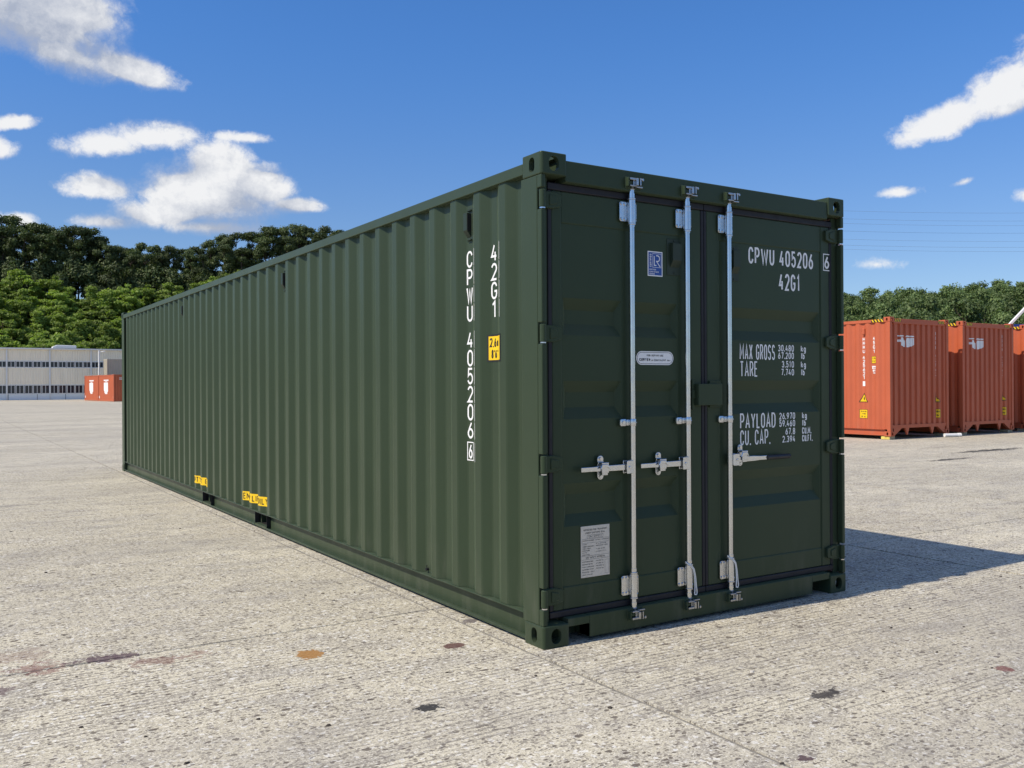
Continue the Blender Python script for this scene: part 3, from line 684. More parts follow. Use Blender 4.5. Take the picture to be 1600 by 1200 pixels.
# locking bars
def lock_rod(door, x, side, seal, grip=None):
    ry_ = .021
    b = B(); b.cyl((x, ry_, .13), (x, ry_, 2.462), .0168, n=20)
    for z0, z1, r in ((2.395, 2.435, .020), (2.25, 2.262, .0195), (.335, .352, .0195), (.150, .166, .0195)): b.cyl((x, ry_, z0), (x, ry_, z1), r, n=20)
    b.obj('lock_rod', M['galv'], door, 0, 1, True)
    for top in (1, 0):
        zc = 2.335 if top else .258
        b = B(); hh = .055
        b.cyl((x, ry_, zc-.066), (x, ry_, zc+.066), .0235, n=20)
        b.cyl((x, ry_, zc+.066), (x, ry_, zc+.074), .0255, n=20); b.cyl((x, ry_, zc-.074), (x, ry_, zc-.066), .0255, n=20)
        b.prism(rrect(x-.072, x-.018, zc-hh, zc+hh, .012), 'y', .034, .0435)
        b.prism(rrect(x+.016, x+.05, zc-hh, zc+hh, .012), 'y', .036, .0435)
        br = b.obj('rod_bracket', M['zinc'], door, .0015, 1, True)
        b = B()
        for bx, bz in ((-.060, .042), (-.036, .042), (-.060, -.042), (-.036, -.042)):
            b.cyl((x+bx, .034, zc+bz), (x+bx, .027, zc+bz), .0085, n=6)
        for bz in (.045, -.045): b.cyl((x+.013, ry_-.019, zc+bz), (x+.0145, ry_-.0215, zc+bz), .0045, n=10)
        b.obj('bracket_bolt', M['galv'], door)
        # cam end
        s = 1 if top else -1; z0 = 2.462 if top else .130
        Zs = lambda a, c: (min(z0+s*a, z0+s*c), max(z0+s*a, z0+s*c))
        b = B()
        b.cyl((x, ry_, z0-s*.006), (x, ry_, z0+s*.010), .0215, .017, n=16)
        b.box(x-.014, x+.014, -.016, ry_+.012, *Zs(.010, .046))
        b.box(x-.044, x+.012, -.026, .000, *Zs(.040, .052)); b.box(x-.002, x+.014, -.030, -.014, *Zs(.012, .052)); b.box(x-.040, x+.006, -.022, .002, *Zs(.006, .014))
        b.box(x+.028, x+.036, -.026, .002, *Zs(.014, .056)); b.box(x+.010, x+.052, -.018, .002, *Zs(.002, .010))
        b.cyl((x+.046, .0, z0+s*.048), (x+.050, -.024, z0+s*.048), .0085, n=10)
        b.obj('cam', M['camsteel'], door, .002, 1)
        b = B()
        b.box(x-.056, x+.058, .004, .0095, *Zs(-.004, .060)); b.box(x-.054, x-.044, -.020, .004, *Zs(.004, .054)); b.box(x+.016, x+.026, -.020, .004, *Zs(.014, .054))
        b.box(x-.044, x-.016, -.012, .004, *Zs(.016, .036))
        b.obj('cam_keeper', gm, root, .003, 1)
    # mid guide
    b = B(); zc = 1.163
    b.cyl((x, ry_, zc-.021), (x, ry_, zc+.021), .0205, n=18)
    b.prism(rrect(x-.080, x-.034, zc-.020, zc+.020, .010), 'y', .030, .047); b.box(x-.036, x-.012, .026, .040, zc-.017, zc+.017)
    b.obj('rod_bracket', M['zinc'], door, .003, 2, True)
    B().cyl((x-.056, .030, zc), (x-.056, .025, zc), .0105, n=6).cyl((x+.012, ry_-.017, zc), (x+.0135, ry_-.0195, zc), .005, n=10).obj('bracket_bolt', M['galv'], door)
    # handle
    s = -1 if side == 'l' else 1; zc = .918
    X = lambda q: x+s*q
    b = B()
    b.prism(rrect(*sorted((X(.012), X(.060))), zc-.036, zc+.036, .006), 'y', -.004, .005); b.prism(rrect(*sorted((X(.012), X(.060))), zc-.036, zc+.036, .006), 'y', .030, .038)
    b.box(*sorted((X(.010), X(.022))), -.002, .036, zc-.033, zc+.033)
    b.cyl((X(.040), -.010, zc), (X(.040), .040, zc), .008, n=10)
    b.obj('handle_hub', M['zinc'], door, .002)
    b = B(); ln = .365 if grip is None else .335
    b.prism([(X(.034), zc-.017), (X(.034), zc+.017), (X(.20), zc+.016), (X(ln-.08), zc+.013), (X(ln), zc+.013), (X(ln), zc-.013), (X(ln-.08), zc-.013), (X(.20), zc-.016)], 'y', .010, .022)
    h = b.obj('door_handle', M['galv'], door, .003, 2)
    if grip: 
        b = B(); b.cyl((X(ln-.02), .016, zc), (X(ln+.185), .016, zc), .0155, n=12); b.cyl((X(ln+.185), .016, zc), (X(ln+.197), .016, zc), .0155, .009, n=12)
        b.obj('handle_grip', M['grip'], door, 0, 1, True)
    cx = X(.215) if grip is None else X(.105)
    zz = zc+.004 if grip is None else zc+.022
    b = B()
    b.prism(rrect(cx-.021, cx+.021, zz-.066, zz+.066, .0205, 8), 'y', .036, .044)
    b.box(cx-.026, cx+.012, .024, .036, zz+.018, zz+.034); b.box(cx-.014, cx+.026, .004, .036, zz-.040, zz-.022)
    b.box(cx-.018, cx+.030, .000, .008, zz-.028, zz+.030)
    b.prism([(cx-.034, zz-.006), (cx-.020, zz+.022), (cx+.020, zz+.022), (cx+.040, zz-.014), (cx+.020, zz+.004)], 'y', -.006, .000)
    b.obj('handle_catch', M['zinc'], door, .004, 2)
    B().cyl((cx, .036, zz+.048), (cx, .028, zz+.048), .010, n=6).cyl((cx, .036, zz-.050), (cx, .028, zz-.050), .010, n=6).obj('bracket_bolt', M['galv'], door)
    if seal:
        pts = [(x-.026, .020, .338), (x-.006, -.006, .330), (x+.016, -.008, .300), (x+.030, -.004, .255), (x+.036, -.004, .200), (x+.041, -.004, .163), (x+.034, -.006, .152), (x+.022, -.004, .154), (x+.026, -.003, .200), (x+.020, -.006, .262), (x+.010, -.008, .300), (x-.012, -.004, .324), (x-.030, .016, .346)]
        B().tube(pts, .0036, 6).obj('seal_strap', M['strap'], door, 0, 1, True)
lock_rod(LD, .622, 'l', False)
lock_rod(LD, 1.040, 'l', True)
lock_rod(RD, 1.380, 'r', True, True)
# lock box bridging the two leaves
b = B()
b.box(1.108, 1.300, .000, .005, 1.250, 1.376); b.box(1.108, 1.113, .005, .05, 1.250, 1.376); b.box(1.295, 1.300, .005, .05, 1.250, 1.376); b.box(1.113, 1.295, .005, .05, 1.371, 1.376)
b.box(1.236, 1.330, .040, .049, 1.235, 1.395)
b.obj('lock_box', gm, RD, .003, 2)
B().box(1.085, 1.106, .030, .049, 1.225, 1.400).box(1.082, 1.106, .024, .030, 1.29, 1.34).obj('lock_box_tongue', gm, LD, .003)
# vents in doors
def vent(door, x0, x1, z0, z1, y):
    b = B(); b.box(x0, x1, y-.004, y, z0, z1)
    w_ = x1-x0; c0, c1 = x0+w_*.22, x1-w_*.12
    b.prism([(y-.004, z0+.045), (y-.004, z1-.022), (y-.030, z1-.026), (y-.030, z0+.085)], 'x', c0, c1)
    b.cyl(((x0+x1)/2, y-.004, z1-.012), ((x0+x1)/2, y-.009, z1-.012), .005, n=8); b.cyl(((x0+x1)/2, y-.004, z0+.012), ((x0+x1)/2, y-.009, z0+.012), .005, n=8)
    b.obj('vent', M['plastic'], door, .003)
vent(LD, .915, 1.02, 2.005, 2.215, .057); vent(RD, 1.412, 1.50, 2.00, 2.21, .057)
# lettering on the doors
yL = .0480
df = lambda y: (lambda u, v, l: (u, y-.0002-l*.00016, v))
yP = .0565; fnP = df(yP); fnS = df(.0490)
LINES = [('CPWU 405206', 1.588, 2.190, 2.118, 2.222, .0130), ('42G1', 1.862, 2.062, 1.966, 2.074, .0135),
  ('MAX GROSS', 1.507, 1.822, 1.523, 1.620, .0088), ('TARE', 1.509, 1.664, 1.418, 1.514, .0088), ('PAYLOAD', 1.507, 1.824, 1.098, 1.193, .0098), ('CU. CAP.', 1.507, 1.775, .996, 1.090, .0092)]
for s, z0, ru in (('30.480', 1.578, 1.999), ('67.200', 1.531, 1.999), ('3.510', 1.476, 1.999), ('7.740', 1.426, 1.999), ('26.970', 1.147, 2.007), ('59.460', 1.100, 2.007), ('67.8', 1.049, 2.007), ('2.394', 1.000, 2.007)):
    LINES.append((s, ru-.0262*.86*sum(GL[c][0]+.26 for c in s)+.006, ru, z0, z0+.0425, .0066))
for s, z0, u0, wd in (('kg', 1.578, 2.066, .048), ('lb', 1.531, 2.068, .034), ('kg', 1.476, 2.066, .048), ('lb', 1.426, 2.068, .034), ('kg', 1.147, 2.074, .046), ('lb', 1.100, 2.076, .034), ('CU.M.', 1.049, 2.074, .088), ('CU.FT.', 1.000, 2.074, .100)):
    LINES.append((s, u0, u0+wd, z0, z0+.0425, .0070))
for it in LINES: put_text(B(), [it], fnP).obj('lettering', M['white'], RD, fixn=False)['kind'] = 'stuff'
b = B(); put_text(b, [('6', 2.293, 2.341, 2.130, 2.214, .0130)], fnS); frame2d(b, 2.281, 2.353, 2.116, 2.228, .006, fnS); b.obj('check_digit', M['white'], RD, fixn=False)
# class label
b = B(); u0, u1, v0, v1 = .770, .882, 1.992, 2.134
b.cur = 0; flat_poly(b, rect(u0, u1, v0, v1), fnP)
b.cur = 1; flat_poly(b, rect(u0+.006, u1-.006, v0+.006, v1-.006), df(yP-.0005))
b.cur = 0; f3 = df(yP-.0010)
frame2d(b, .806, .872, 2.042, 2.122, .002, f3)
put_text(b, [('L', .816, .838, 2.052, 2.110, .0052)], f3)
for pth in ([(.833, 2.110), (.845, 2.110)]+[(.845+.014*math.cos(R(t)), 2.094+.016*math.sin(R(t))) for t in range(90, -91, -20)]+[(.836, 2.078), (.864, 2.046)],):
    vs, fs = strip(pth, .0026); b.add([f3(p.x, p.y, 2) for p in vs], fs)
V, Fc = text2d('CERTIFIED', 0, .074, 0, .013, .0024); b.add([f3(.798-v, 2.044+u, l) for u, v, l in V], Fc)
put_text(b, [('CERTIFIED', .782, .832, 2.026, 2.034, .0017), ('CONTAINER', .782, .852, 2.013, 2.021, .0017), ('SCHEME', .782, .822, 2.001, 2.009, .0017)], f3)
b.obj('class_label', [M['white'], M['blue']], LD, fixn=False)
# repair label
b = B(); u0, u1, v0, v1 = .682, .962, 1.485, 1.563
flat_poly(b, rrect(u0, u1, v0, v1, .0388, 8), fnP); b.cur = 1
rr_ = rrect(u0+.007, u1-.007, v0+.007, v1-.007, .0318, 8); vs, fs = strip(rr_+['c'], .0012); b.add([df(yP-.0005)(p.x, p.y, 0) for p in vs], fs)
put_text(b, [('FOR REPAIR USE', .760, .884, 1.533, 1.544, .0022), ('CORTEN', .704, .785, 1.507, 1.523, .0042), ('OR', .794, .806, 1.507, 1.515, .0018), ('EQUIVALENT', .814, .905, 1.507, 1.518, .0022), ('ONLY', .914, .938, 1.507, 1.515, .0018)], df(yP-.0006))
b.obj('repair_label', [M['white'], M['blackink']], LD, fixn=False)
# safety data plate
b = B(); b.box(.283, .480, yP-.004, yP-.0003, .330, .608); pl = b.obj('data_plate', M['plate'], LD, .001)
b = B(); fD = df(yP-.0042)
rows = [('APPROVED FOR TRANSPORT', .300, .463, .582, .591, .0016), ('UNDER CUSTOMS SEAL', .312, .448, .566, .575, .0016), ('CSC SAFETY', .335, .425, .546, .555, .0016),
  ('OWNER NUMBER', .296, .372, .526, .532, .0012), ('CPWU 405206', .382, .470, .526, .532, .0012), ('CSC SAFETY APPROVAL', .316, .448, .432, .441, .0016)]
rows += [(t, .292, .292+wd, z, z+.006, .0012) for t, wd, z in (('TYPE', .03, .505), ('TIMBER COMPONENT', .08, .494), ('TREATMENT', .06, .483), ('INFESTATION', .05, .472), ('DATE', .03, .461), ('METHOD', .05, .450))]
rows += [(t, .385, .385+wd, z, z+.006, .0012) for t, wd, z in (('FLOOR', .07, .505), ('RECOATED', .08, .494), ('YEAR', .06, .476), ('MONTH', .07, .462))]
rows += [(t, .290, .290+wd, z, z+.006, .0013) for t, wd, z in (('DATE MANUFACTURED', .075, .412), ('IDENTIFICATION NO.', .072, .398), ('MAX GROSS', .08, .384), ('ALLOWABLE STACK', .078, .370), ('RACKING TEST', .084, .356), ('LOAD VALUE', .07, .342))]
rows += [(t, .385, .385+wd, z, z+.006, .0013) for t, wd, z in (('30.480 kg', .05, .412), ('67.200 lb', .05, .398), ('192.000 kg', .055, .384), ('15.240 kg', .05, .370))]
put_text(b, rows, fD)
frame2d(b, .325, .435, .541, .559, .0012, fD); frame2d(b, .290, .473, .515, .538, .0010, fD); flat_poly(b, rect(.288, .475, .446, .4472), fD); flat_poly(b, rect(.288, .475, .4262, .4274), fD); frame2d(b, .446, .474, .342, .416, .001, fD)
b.obj('plate_text', M['blackink'], LD, fixn=False)

# lettering on the corrugated side: cut at the bends and laid on the sheet
def on_side(bb, name, mats, parent, ys=YS, xs=XS, off=.0016):
    """bb holds vertices (layer, y, z)"""
    me = bb.mesh(name, mats, fixn=False); bm = bmesh.new(); bm.from_mesh(me)
    lo = min(v.co.y for v in bm.verts); hi = max(v.co.y for v in bm.verts)
    for y in ys:
        if lo < y < hi:
            bmesh.ops.bisect_plane(bm, geom=bm.verts[:]+bm.edges[:]+bm.faces[:], plane_co=(0, y, 0), plane_no=(0, 1, 0))
    for v in bm.verts: v.co.x = float(np.interp(v.co.y, ys, xs))-off-v.co.x*.00025
    bm.to_mesh(me); bm.free()
    return link(bpy.data.objects.new(name, me), parent)
def side_fn(yc, lay=0): return lambda u, v, l: (l+lay, yc-u, v)
b = B()
z = 2.176
for s in 'CPWU 405206':
    if s != ' ':
        wd = .064 if s != 'W' else .072
        put_text(b, [(s, -wd/2, wd/2, z-.1, z, .0125)], side_fn(.824))
        flat_poly(b, rect(0, .0042, z-.1, z), side_fn(.7175))
        z -= .1075
    else: z -= .052
z -= .012
put_text(b, [('6', -.022, .022, z-.1, z-.012, .012)], side_fn(.824)); frame2d(b, -.036, .036, z-.112, z, .006, side_fn(.824)); flat_poly(b, rect(0, .0042, z-.112, z), side_fn(.7175))
z = 2.180
for s in '42G1':
    put_text(b, [(s, -.031, .031, z-.1, z, .0125)], side_fn(.546)); flat_poly(b, rect(0, .0042, z-.1, z), side_fn(.4395)); z -= .1075
on_side(b, 'lettering', M['white'], root)
b = B(); flat_poly(b, rect(0, .180, 1.508, 1.664), side_fn(.605)); b.cur = 1
flat_poly(b, rect(.010, .170, 1.518, 1.654), side_fn(.605, 2)); b.cur = 0
put_text(b, [('2,6m', .016, .116, 1.592, 1.645, .009), ("8'6''", .028, .110, 1.527, 1.578, .009)], side_fn(.605, 4))
on_side(b, 'height_label', [M['blackink'], M['yellow']], root)
for y0 in (5.395, 7.49):
    b = B(); b.cur = 1; flat_poly(b, rect(0, .70, .222, .312), side_fn(y0)); b.cur = 0
    put_text(b, [('EMPTY LIFT ONLY', .02, .68, .236, .298, .010)], side_fn(y0, 3))
    on_side(b, 'forklift_label', [M['blackink'], M['yellow']], root)
# ventilators on the side wall
for yc in (.815, 4.151, 8.043):
    b = B(); z0, z1 = 2.232, 2.428; x = XI
    b.box(x-.004, x, yc-.036, yc+.030, z0, z1)
    b.prism([(x-.004, z0+.022), (x-.004, z1-.030), (x-.034, z1-.030), (x-.034, z0+.062)], 'y', yc-.014, yc+.030)
    for zz in (z0+.008, z1-.014): b.box(x-.016, x-.003, yc-.026, yc+.016, zz-.004, zz+.004)
    b.cyl((x-.004, yc-.020, z1-.014), (x-.014, yc-.020, z1-.014), .006, n=8); b.cyl((x-.004, yc-.006, z0+.010), (x-.014, yc-.006, z0+.010), .006, n=8)
    b.obj('vent', M['plastic'], root, .002)
    B().box(x-.030, x-.0045, yc-.0165, yc-.0145, z0+.056, z1-.036).obj('vent_slot_shade', M['black'], root)  # black strip painted as the darkness of the hood's side slot
# drain boss near the foot of the wall
B().cyl((XI, 1.38, .185), (XI-.02, 1.38, .185), .009, n=8).cyl((XI-.012, 1.38, .196), (XI-.012, 1.38, .212), .003, n=6).obj('drain_plug', M['rubber'], root)

# ================================================================== ORANGE CONTAINERS ON THE RIGHT
def logo(bb, u0, u1, v0, v1, fn):
    P = lambda pts: flat_poly(bb, [(u0+(u1-u0)*a, v0+(v1-v0)*c) for a, c in pts], fn)
    P([(0, .90), (.40, .90), (.44, 1), (0, 1)]); P([(.46, .88), (1, .88), (1, .98), (.50, 1)])
    P([(0, .44), (.16, .44), (.16, .64), (0, .64)]); P([(.16, .14), (.36, .06), (.36, .82), (.16, .82)])
    P([(.38, .05), (.46, .02), (.46, .55), (.40, .80), (.38, .80)]); P([(.50, .0), (.72, .0), (.72, .80), (.52, .80), (.48, .60)]); P([(.50, .0), (.50, -.01), (.72, -.01), (.72, 0)]) if False else None
    P([(.74, .02), (.90, .12), (.90, .80), (.74, .80)]); P([(.915, .14), (1, .22), (1, .80), (.915, .80)])
HC = 2.896
def orange_container():
    t = thing('shipping_container', (16.86, 9.66, .08), label='x', cat='shipping container', group='orange containers parked side by side on the right')
    om = M['orange']
    castings(t, CAST['orange'], L_, W_, HC)
    ys, xs = profile(.10, 12.08, .33)
    corrugated(ys, xs, .168, HC-.10).obj('side_panel', om, t, fixn=False)
    corrugated(ys, [W_-x for x in xs], .168, HC-.10, True).obj('side_panel', om, t, fixn=False)
    # front end wall, boldly corrugated
    ex, ey = profile(.10, W_-.10, .22, .226, .030, .074, (0, .110, .128, .212), .003)
    b = B(); n = len(ex)
    b.add([(x, y, .27) for x, y in zip(ex, ey)]+[(x, y, HC-.13) for x, y in zip(ex, ey)], [(i, i+1, n+i+1, n+i) for i in range(n-1)])
    b.obj('end_wall', om, t, fixn=False)
    B().box(.1, W_-.1, L_-.06, L_-.03, .16, HC-.1).obj('end_wall', om, t)
    B().box(.06, W_-.06, .16, L_-.06, HC-.08, HC-.05).obj('roof', om, t)
    B().box(.06, W_-.06, .10, L_-.06, .20, .23).obj('floor', M['timber'], t)
    for x0, x1 in ((.003, .10), (W_-.10, W_-.003)):
        for y0, y1 in ((.006, .10), (L_-.10, L_-.006)): B().box(x0, x1, y0, y1, .119, HC-.119).obj('corner_post', om, t, .006)
    for f in ((lambda x: x), (lambda x: W_-x)):
        B().box(*sorted((f(.003), f(.06))), .178, L_-.178, HC-.118, HC-.045).obj('top_side_rail', om, t, .004)
        b = B(); b.box(*sorted((f(.05), f(.056))), .178, L_-.178, .020, .16); b.box(*sorted((f(.006), f(.07))), .178, L_-.178, .16, .167); b.box(*sorted((f(.006), f(.05))), .178, L_-.178, .014, .045)
        b.obj('bottom_side_rail', om, t)
    B().box(.162, W_-.162, .012, .09, HC-.155, HC-.035).obj('top_end_rail', om, t, .004)
    b = B(); b.box(.1, W_-.1, .02, .09, .19, .27)
    for s in (0, 1):
        g_ = (lambda x: x) if s == 0 else (lambda x: W_-x)
        b.prism([(g_(.162), .02), (g_(.20), .02), (g_(.48), .19), (g_(.162), .19)], 'y', .02, .09)
        b.prism([(g_(.62), .19), (g_(.78), .19), (g_(.71), .02), (g_(.69), .02)], 'y', .02, .06)
    b.obj('bottom_end_rail', om, t)
    # hazard stripes on the upper edges
    b = B()
    def haz(fn, a0, a1, z0, z1):
        b.cur = 0; flat_poly(b, rect(a0, a1, z0, z1), fn); b.cur = 1; k = (a1-a0)/4
        f2 = lambda u, v, l: fn(u, v, 1)
        for q in range(4):
            u = a0+q*k; flat_poly(b, [(u+.0*k, z0), (u+.45*k, z0), (u+.95*k, z1), (u+.5*k, z1)], f2)
    haz(lambda u, v, l: (.002-l*.0015, u, v), .180, .52, HC-.112, HC-.048); haz(lambda u, v, l: (u, .011-l*.0015, v), .20, .46, HC-.112, HC-.042); haz(lambda u, v, l: (W_-u, .011-l*.0015, v), .18, .44, HC-.112, HC-.042)
    b.obj('hazard_stripe', [M['blackink'], M['yellow']], t, fixn=False)
    # writing down the long side
    b = B(); fz = lambda yc: (lambda u, v, l: (l, yc-u, v)); z = 2.43
    for s in 'HMMU 425621':
        if s != ' ': put_text(b, [(s, -.036, .036, z-.088, z, .017)], fz(.76)); z -= .101
        else: z -= .05
    z -= .03; flat_poly(b, rect(-.04, .04, z-.12, z), fz(.76))
    z = 2.44
    for s in '45G1': put_text(b, [(s, -.034, .034, z-.09, z, .017)], fz(.47)); z -= .107
    put_text(b, [('MAX', -.06, .06, 1.635, 1.685, .017), ('GR', -.045, .045, 1.575, 1.625, .017), ('15', -.04, .04, 1.52, 1.565, .015)], fz(.47)); flat_poly(b, rect(-.065, .065, 1.69, 1.715), fz(.47))
    on_side(b, 'lettering', M['white'], t, ys, xs, .003)
    b = B(); b.cur = 0; flat_poly(b, [(-.135, .82), (.135, .82), (0, 1.05)], fz(.76)); flat_poly(b, rect(-.118, .118, .42, .64), fz(.76)); flat_poly(b, rect(-.070, .070, 1.78, 1.95), fz(.47)); b.cur = 1
    f2 = lambda yc: (lambda u, v, l: (4+l, yc-u, v))
    flat_poly(b, [(-.104, .836), (.104, .836), (0, 1.015)], f2(.76)); flat_poly(b, rect(-.110, .110, .428, .632), f2(.76)); flat_poly(b, rect(-.064, .064, 1.786, 1.944), f2(.47))
    b.cur = 0; f3_ = lambda yc: (lambda u, v, l: (8+l, yc-u, v))
    flat_poly(b, [(-.02, .90), (.015, .86), (.02, .92), (0, .97)], f3_(.76))
    put_text(b, [('CAUTION', -.085, .085, .575, .605, .009), ('HIGH', -.055, .055, .515, .548, .009), ("9'6''", -.08, .08, .448, .482, .009)], f3_(.76)); put_text(b, [('2,9m', -.05, .05, 1.885, 1.925, .009), ("9'6''", -.05, .05, 1.81, 1.85, .009)], f3_(.47))
    on_side(b, 'warning_label', [M['blackink'], M['yellow']], t, ys, xs, .003)
    # emblem and writing on the end wall: laid over the ribs
    def on_end(bb, name, mats):
        me = bb.mesh(name, mats, fixn=False); bm = bmesh.new(); bm.from_mesh(me)
        for x in ex: bmesh.ops.bisect_plane(bm, geom=bm.verts[:]+bm.edges[:]+bm.faces[:], plane_co=(x, 0, 0), plane_no=(1, 0, 0))
        for v in bm.verts: v.co.y = float(np.interp(v.co.x, ex, ey))-.003-v.co.y*.00025
        bm.to_mesh(me); bm.free(); return link(bpy.data.objects.new(name, me), t)
    fe = lambda u, v, l: (u, l, v)
    b = B(); logo(b, .38, 1.00, 2.17, 2.46, fe); z = 2.58
    for s in 'HMMU 425621': 
        if s != ' ': put_text(b, [(s, 1.895, 1.955, z-.09, z, .016)], fe); z -= .118
        else: z -= .08
    on_end(b, 'emblem', M['white'])
    b = B(); flat_poly(b, [(1.88, .80), (2.10, .80), (1.91, 1.05)], fe); flat_poly(b, rect(1.90, 2.10, .40, .63), fe); b.cur = 1
    flat_poly(b, [(1.90, .82), (2.07, .82), (1.915, 1.01)], lambda u, v, l: (u, l+4, v)); flat_poly(b, rect(1.91, 2.09, .41, .62), lambda u, v, l: (u, l+4, v)); b.cur = 0
    put_text(b, [('HIGH', 1.93, 2.07, .54, .585, .012), ("9'6''", 1.93, 2.07, .45, .495, .012)], lambda u, v, l: (u, l+8, v))
    on_end(b, 'warning_label', [M['blackink'], M['yellow']])
    b = B(); b.box(-.02, XI, .70, .78, HC-.40, HC-.25); b.obj('vent', om, t, .01)
    return t
oc = orange_container()
labs = ['orange container beside the green one, its lit side with white writing fully in view', 'orange container between two others, with white emblem, set second from green container', 'orange container cut off by the right edge of the photo']
oc['label'] = labs[0]
for i in (1, 2):
    c = copy_tree(oc); c.location.x = 16.86+3.06*i; c['label'] = labs[i]
for i in range(3):
    for j, (yy, xx) in enumerate(((9.70, .02), (9.70, 2.20), (21.6, .02), (21.6, 2.20))):
        if i == 2 and j in (1, 3): continue
        b = B(); b.cur = 1 if (j in (0, 2) and i == 0) else 0
        s = .0
        b.box(0, .22, 0, .24, 0, .079)
        if j in (0, 2) and i == 0: b.mi = [1 if k == 5 else 0 for k in range(6)]
        o = b.obj('support_block', [M['timber'], M['yblock']], None, .006)
        o.location = (16.86+3.06*i+xx, yy, .001)
        where = ['near left', 'near right', 'far left', 'far right'][j]; which = ['nearest orange container', 'middle orange container', 'orange container at the edge'][i]
        tag(o, ('yellow faced' if (i == 0 and j in (0, 2)) else 'weathered grey') + ' block under %s corner of %s' % (where, which), 'block', 'blocks under the orange containers')
b = B(); b.cyl((0, 0, .05), (.42, -.1, .045), .045, n=10); b.cyl((.42, -.1, .045), (.5, -.13, .045), .052, n=10)
o = b.obj('pipe', M['whitem'], None, 0, 1, True); o.location = (18.85, 9.52, 0); tag(o, 'short white pipe lying by the foot of the nearest orange container', 'pipe')

# ================================================================== ORANGE PAIR AND TRAILER ON THE LEFT
def small_container(name, loc, rz, Lc, Wc, Hc, mat, label, group=None, mark=True):
    t = thing(name, loc, rz, label, 'shipping container', group)
    ys, xs = profile(.08, Lc-.08, .2, .278, .010, .040)
    corrugated(ys, xs, .16, Hc-.1).obj('side_panel', mat, t, fixn=False)
    corrugated(ys, [Wc-x for x in xs], .16, Hc-.1, True).obj('side_panel', mat, t, fixn=False)
    ex, ey = profile(.08, Wc-.08, .2, .25, .02, .06, (0, .11, .13, .23), .004)
    for s in (0, 1):
        b = B(); n = len(ex); yy = [y if s == 0 else Lc-y for y in ey]
        b.add([(x, y, .15) for x, y in zip(ex, yy)]+[(x, y, Hc-.1) for x, y in zip(ex, yy)], [((i, i+1, n+i+1, n+i) if s == 0 else (i+1, i, n+i, n+i+1)) for i in range(n-1)])
        b.obj('end_wall', mat, t, fixn=False)
    B().box(.04, Wc-.04, .05, Lc-.05, Hc-.06, Hc-.03).obj('roof', mat, t)
    for x0, x1 in ((0, .09), (Wc-.09, Wc)):
        B().box(x0+.002, x1-.002, .15, Lc-.15, Hc-.11, Hc-.03).obj('top_side_rail', mat, t); B().box(x0+.004, x1-.004, .15, Lc-.15, .02, .16).obj('bottom_side_rail', mat, t)
        for y0, y1 in ((0, .09), (Lc-.09, Lc)): B().box(x0+.002, x1-.002, y0+.002, y1-.002, .118, Hc-.118).obj('corner_post', mat, t)
        for y0, y1 in ((0, .17), (Lc-.17, Lc)):
            xx = (0, .16) if x0 == 0 else (Wc-.16, Wc)
            for z0 in (0, Hc-.118): B().box(*xx, y0, y1, z0, z0+.118).obj('corner_casting', mat, t, .01)
    for y0 in (.02, Lc-.10):
        B().box(.16, Wc-.16, y0, y0+.08, .02, .15).obj('end_sill', mat, t); B().box(.16, Wc-.16, y0, y0+.08, Hc-.12, Hc-.02).obj('end_header', mat, t)
    if mark:
        b = B(); fz = lambda u, v, l: (l, Lc/2-u, v)
        flat_poly(b, rect(-.95, .95, 1.98, 2.10), fz); flat_poly(b, rect(-.45, .45, 1.86, 1.93), fz)
        flat_poly(b, [(-.80, 1.82), (-.80, 1.05), (-.38, .70), (.38, .70), (.80, 1.05), (.80, 1.82)], fz)
        flat_poly(b, rect(-2.75, -2.62, .28, .50), fz); flat_poly(b, rect(2.62, 2.75, .28, .50), fz)
        on_side(b, 'emblem', M['white'], t, ys, xs, .004)
        b = B(); logo(b, .5, 2.1, 1.95, 2.3, lambda u, v, l: (u, .015, v)); b.obj('emblem', M['white'], t, fixn=False)
    return t
ang = R(4.36); dx, dy = -math.sin(ang), math.cos(ang)
g2 = 'orange containers in front of the warehouse'
small_container('shipping_container', (12.05, 88.9, .001), ang, 6.058, 2.438, 2.591, M['orange2'], 'small orange container with white shield, its dark end toward the green container', g2)
small_container('shipping_container', (12.05+dx*6.12, 88.9+dy*6.12, .001), ang, 6.058, 2.438, 2.591, M['orange2'], 'small orange container with white shield, farther one of the pair near the warehouse', g2)
bc = small_container('shipping_container', (13.56, 104.94, 1.55), R(-90), 12.19, 2.438, 2.896, M['beige'], 'beige container rising behind the small orange pair', None, False)
tr = thing('trailer', (13.56, 102.5, 0), 0, 'low trailer under the beige container, mostly hidden by orange ones', 'trailer')
B().box(.1, 12.1, .55, .75, 1.2, 1.548).box(.1, 12.1, 1.7, 1.9, 1.2, 1.548).box(.1, .3, .1, 2.35, 1.35, 1.548).box(11.9, 12.1, .1, 2.35, 1.35, 1.548).obj('chassis', M['black'], tr)
for xx in (8.2, 9.5, 10.8):
    for yy in (.05, 2.05):
        wh = B().cyl((xx, yy, .5), (xx, yy+.35, .5), .5, n=20).obj('wheel', M['tyre'], tr, .03)
        B().cyl((xx, yy-.01, .5), (xx, yy+.36, .5), .26, n=14).obj('rim', M['trim'], wh)
    B().box(xx-.08, xx+.08, .4, 2.05, .45, .6).box(xx-.06, xx+.06, .56, .74, .6, 1.2).box(xx-.06, xx+.06, 1.71, 1.89, .6, 1.2).obj('axle', M['black'], tr)
B().box(2.2, 2.35, .55, .75, 0, 1.2).box(2.2, 2.35, 1.7, 1.9, 0, 1.2).obj('landing_leg', M['black'], tr)

